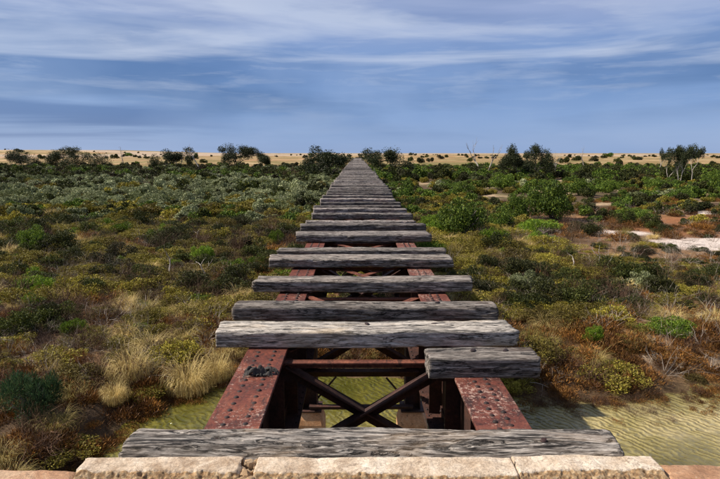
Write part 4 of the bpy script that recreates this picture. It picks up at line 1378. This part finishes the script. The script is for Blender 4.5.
# straw tussocks of the near banks
TL = [tussock_mesh('grass_tussock', M['straw_bright'], 300 + k, 900, 0.26, 0.86, 1.35, 0.0085, 6) for k in range(3)]
for (px, py, wpx, hpx, lab) in [
    (188, 392, 62, 50, 'largest straw tussock overhanging the water left of the bridge'),
    (216, 380, 44, 44, 'straw tussock tucked beside the left girder'),
    (131, 378, 56, 46, 'broad straw tussock with a green heart at left'),
    (150, 352, 54, 26, 'upper straw tussock in the cluster at left'),
    (115, 402, 34, 34, 'small straw tussock next to brown twigs above the left bank'),
    (50, 372, 30, 20, 'thin pale tussock above the blue green bush'),
    (128, 308, 34, 22, 'pale yellow tussock in the dark scrub at left'),
    (98, 300, 22, 16, 'small yellow tussock in olive scrub far left of the sleepers'),
]:
    w, h, p, z = plant('', None, px, py, wpx, hpx, '', '')
    o = link('grass_tussock', TL[RS.randint(3)], None, (p.x, p.y, z - 0.03), (0, 0, rs_u(0, 6.28)), (w / 1.15, w / 1.15, h / 0.62))
    tag(o, lab, 'grass tussock', 'straw coloured grass tussocks')
    SPOTS.append((p.x, p.y, w * 0.22))
k = 0; tries = 0
while k < 90 and tries < 3000:
    tries += 1
    y = rs_u(12.5, 27); x = rs_u(-0.66 * y, 0.66 * y)
    if abs(x) < 1.6 or float(pan_mask([x], [y])[0]) > 0.2 or float(bank_t([x], [y])[0]) < 1.6: continue
    if float(fbm2([x], [y], 0.42, 61, 3)[0]) < 0.46 or (x > 8 and y > 17): continue
    w = rs_u(0.5, 1.0)
    o = link('grass_tussock', TL[k % 3], None, (x, y, gz(x, y) - 0.03), (0, 0, rs_u(0, 6.28)), (w, w, w * rs_u(0.7, 1.0)))
    side = 'left' if x < 0 else 'right'
    tag(o, 'dry straw grass tussock in the %s scrub %s of the bridge' % ('nearer' if y < 19 else 'farther', side), 'grass tussock', 'straw coloured grass tussocks')
    k += 1

# ------------------------------------------------------------------ trees
def tree(px, py, hpx, label, seed, name='tree', group='trees along the horizon', leaf='gum', bark='bark', Zg=0.4, wide=1.0, **kw):
    p = foot(px, py)
    z = gz(p.x, p.y)
    dz = (CM.transposed() @ (Vector((p.x, p.y, z)) - CAM)).z * -1
    h = hpx * dz / 560.0
    tm, cm_ = tree_parts(seed, h, M[leaf] if leaf else None, M[bark], **kw)
    root = empty(name, (p.x, p.y, z))
    root.scale = (wide, wide, 1)
    link('trunk', tm, root)
    if cm_: link('crown', cm_, root)
    tag(root, label, 'dead tree' if not leaf else 'tree', group)
    SPOTS.append((p.x, p.y, 0.5))
    return root
BT = dict(stems=3, depth=3, spread=0.75, leafn=230, cl=0.74, ll=0.20, lw=0.11, trunk=0.32, lean=0.5, wide=1.2, kids=(2, 2), up=0.06)
for a_ in [
    (76, 170, 22, 'dense dark tree by the pale dune at left', 1),
    (26, 170, 18, 'low grey tree clump at the far left horizon', 2),
    (176, 172, 24, 'broad dark tree left of the tall dead tree', 3),
    (234, 171, 25, 'double crowned dark tree standing against tan grass at left', 4),
    (257, 168, 15, 'small dark tree right of the double crowned tree', 5),
    (325, 179, 31, 'broad dark tree with a pale leaning trunk just left of the deck tip', 6),
    (383, 176, 26, 'dark tree just right of the deck tip', 7),
    (511, 180, 32, 'left crown of the spreading dark gum clump right of the bridge', 8),
    (531, 180, 34, 'taller right crown of the spreading dark gum clump', 9),
]:
    tree(*a_, **({**BT, 'wide': 0.75} if a_[0] > 500 else BT))
tree(55, 168, 14, 'low dark bushy tree left of the dense dark tree', 21, stems=4, depth=2, spread=0.7, leafn=80, cl=1.1, ll=0.3, lw=0.11, trunk=0.3, lean=0.7)
tree(100, 169, 14, 'ragged thin tree right of the dense dark tree', 22, stems=4, depth=2, spread=0.7, leafn=60, cl=0.9, ll=0.3, lw=0.1, trunk=0.3, lean=0.7)
tree(667, 183, 33, 'left leaning stem of the gum tree at right', 12, stems=2, depth=3, spread=0.5, leafn=80, cl=0.55, ll=0.2, lw=0.085, trunk=0.46, lean=0.15, wide=0.55, bark='bark_pale', group='gum trees at right', name='gum_tree')
tree(679, 186, 40, 'spreading gum tree with open branches at right', 33, stems=3, depth=3, spread=0.55, leafn=80, cl=0.55, ll=0.2, lw=0.085, trunk=0.42, lean=0.25, wide=0.55, bark='bark_pale', group='gum trees at right', name='gum_tree')
tree(691, 184, 36, 'rightmost gum tree with a small separate top crown', 15, stems=1, depth=3, spread=0.5, leafn=80, cl=0.55, ll=0.24, lw=0.085, trunk=0.42, lean=0.25, wide=0.6, bark='bark_pale', group='gum trees at right', name='gum_tree')
DT = dict(leaf=None, bark='deadwood', name='dead_tree', group='dead trees', depth=3, kids=(2, 2), spread=0.34, trunk=0.38, thick=0.026, lean=0.12, up=0.25)
tree(200, 176, 33, 'tall thin dead tree between two dark trees at left', 41, **DT)
tree(479, 174, 37, 'bleached forked dead tree left of the gum clump', 42, **DT)
tree(488, 174, 30, 'dead tree leaning right beside the bleached forked one', 43, **{**DT, 'lean': 0.55})
tree(553, 176, 27, 'grey leafless tree at the right side of the gum clump', 44, **{**DT, 'stems': 3, 'lean': 0.4})
tree(584, 169, 24, 'lone thin dead sapling on the plain right of the gum clump', 45, **DT)
tree(657, 172, 20, 'fine dead branches at the left of the gum trees', 46, **{**DT, 'lean': 0.6})
tree(122, 168, 22, 'thin dead stem right of the ragged tree', 47, **{**DT, 'stems': 2, 'lean': 0.25})
tree(34, 214, 14, 'short dead stump with a fork beside the pale sand at left', 48, **{**DT, 'depth': 2})

# far dark trees along the skyline
k = 0
for px in list(RS.uniform(4, 716, 18)):
    py = 155.5 + 9 * RS.rand() ** 1.6
    p = P(px, py, 0.6)
    z = gz(p.x, p.y)
    dz = math.hypot(p.x, p.y)
    w = RS.uniform(4, 11) * dz / 560.0; h = RS.uniform(1.8, 5.0) * dz / 560.0
    kk = 'fdark' if RS.rand() < 0.7 else 'fgreen'
    o = link('shrub', PR[kk][RS.randint(3)], None, (p.x, p.y, z - 0.1), (0, 0, rs_u(0, 6.28)), (w, w, h / 0.6))
    tag(o, 'distant dark shrub on the tan plain %s of the bridge tip' % ('left' if px < 357 else 'right'), 'bush', 'distant shrubs on the plain')

# ------------------------------------------------------------------ fallen dead branches
def branch(px, py, lpx, az, label, seed, tilt=0.25):
    p = foot(px, py)
    z = gz(p.x, p.y)
    dz = (CM.transposed() @ (Vector((p.x, p.y, z)) - CAM)).z * -1
    l = lpx * dz / 560.0
    rs = np.random.RandomState(seed)
    V, F, lt, tips = [], [], [], []
    limbs(rs, (0, 0, 0.02), (math.cos(az), math.sin(az), tilt), l * 0.55, 0.030 * max(1, l / 2), 2, V, F, lt, tips, 0.5, (1, 2), 0.22, 0.25)
    o = link('dead_branch', mesh_np('dead_branch', np.array(V), F, lt, M['deadwood'], True), None, (p.x, p.y, z + 0.12))
    tag(o, label, 'branch', 'bleached fallen branches')
branch(182, 279, 40, 0.35, 'long bleached dead branch lying to the right in the scrub at left', 1, 0.35)
branch(170, 278, 30, 1.9, 'upright forked dead branch left of the long bleached one', 2, 1.6)
branch(206, 282, 26, 2.4, 'small dead branch below the fresh green bush', 3, 0.9)
branch(573, 272, 22, 1.2, 'curved pale dead branch standing in dark scrub at right', 4, 1.8)
branch(596, 272, 26, 0.5, 'slanting dead twig right of the curved pale branch', 5, 0.8)
branch(612, 278, 20, 2.6, 'short pale dead twig in the dark scrub near the silvery bush', 6, 0.9)
branch(8, 276, 26, 0.2, 'dead branch lying low at the left edge', 7, 0.2)
branch(196, 243, 18, 1.3, 'dead twig standing among dry grass at left', 8, 1.5)
branch(345, 180, 22, 2.2, 'pale leaning dead limb below the broad dark tree', 9, 1.0)

cov = plan_cover()
LB = {'tussock': ('dry_grass', 'loose dry straw grass through the scrub'), 'olive': ('olive_scrub', 'low olive scrub covering the near plain'),
      'dark': ('dark_scrub', 'low dark scrub covering the near plain'), 'green': ('green_cover', 'fresh green low cover in patches'),
      'saltbush': ('saltbush_cover', 'saltbush cover'), 'twig': ('twiggy_cover', 'brown leafless twiggy undergrowth'),
      'dead': ('dead_twig_litter', 'bleached dead twigs lying through the scrub'), 'samphire': ('samphire_cover', 'orange brown samphire along the creek banks'), 'fdark': ('far_dark_scrub', 'dark scrub belt toward the horizon'),
      'fgreen': ('far_green_scrub', 'green shrubs in the middle distance'), 'fsalt': ('far_saltbush_cover', 'grey green saltbush belt left of the bridge'),
      'folive': ('far_olive_cover', 'yellow green low cover in the middle distance'), 'ftwig': ('far_twiggy_cover', 'bare grey brown scrub toward the horizon')}
for kd, (nm, lb) in LB.items():
    scatter(nm, kd, cov.get(kd, []), lb)
print('cover', {k: len(v_) for k, v_ in cov.items()})
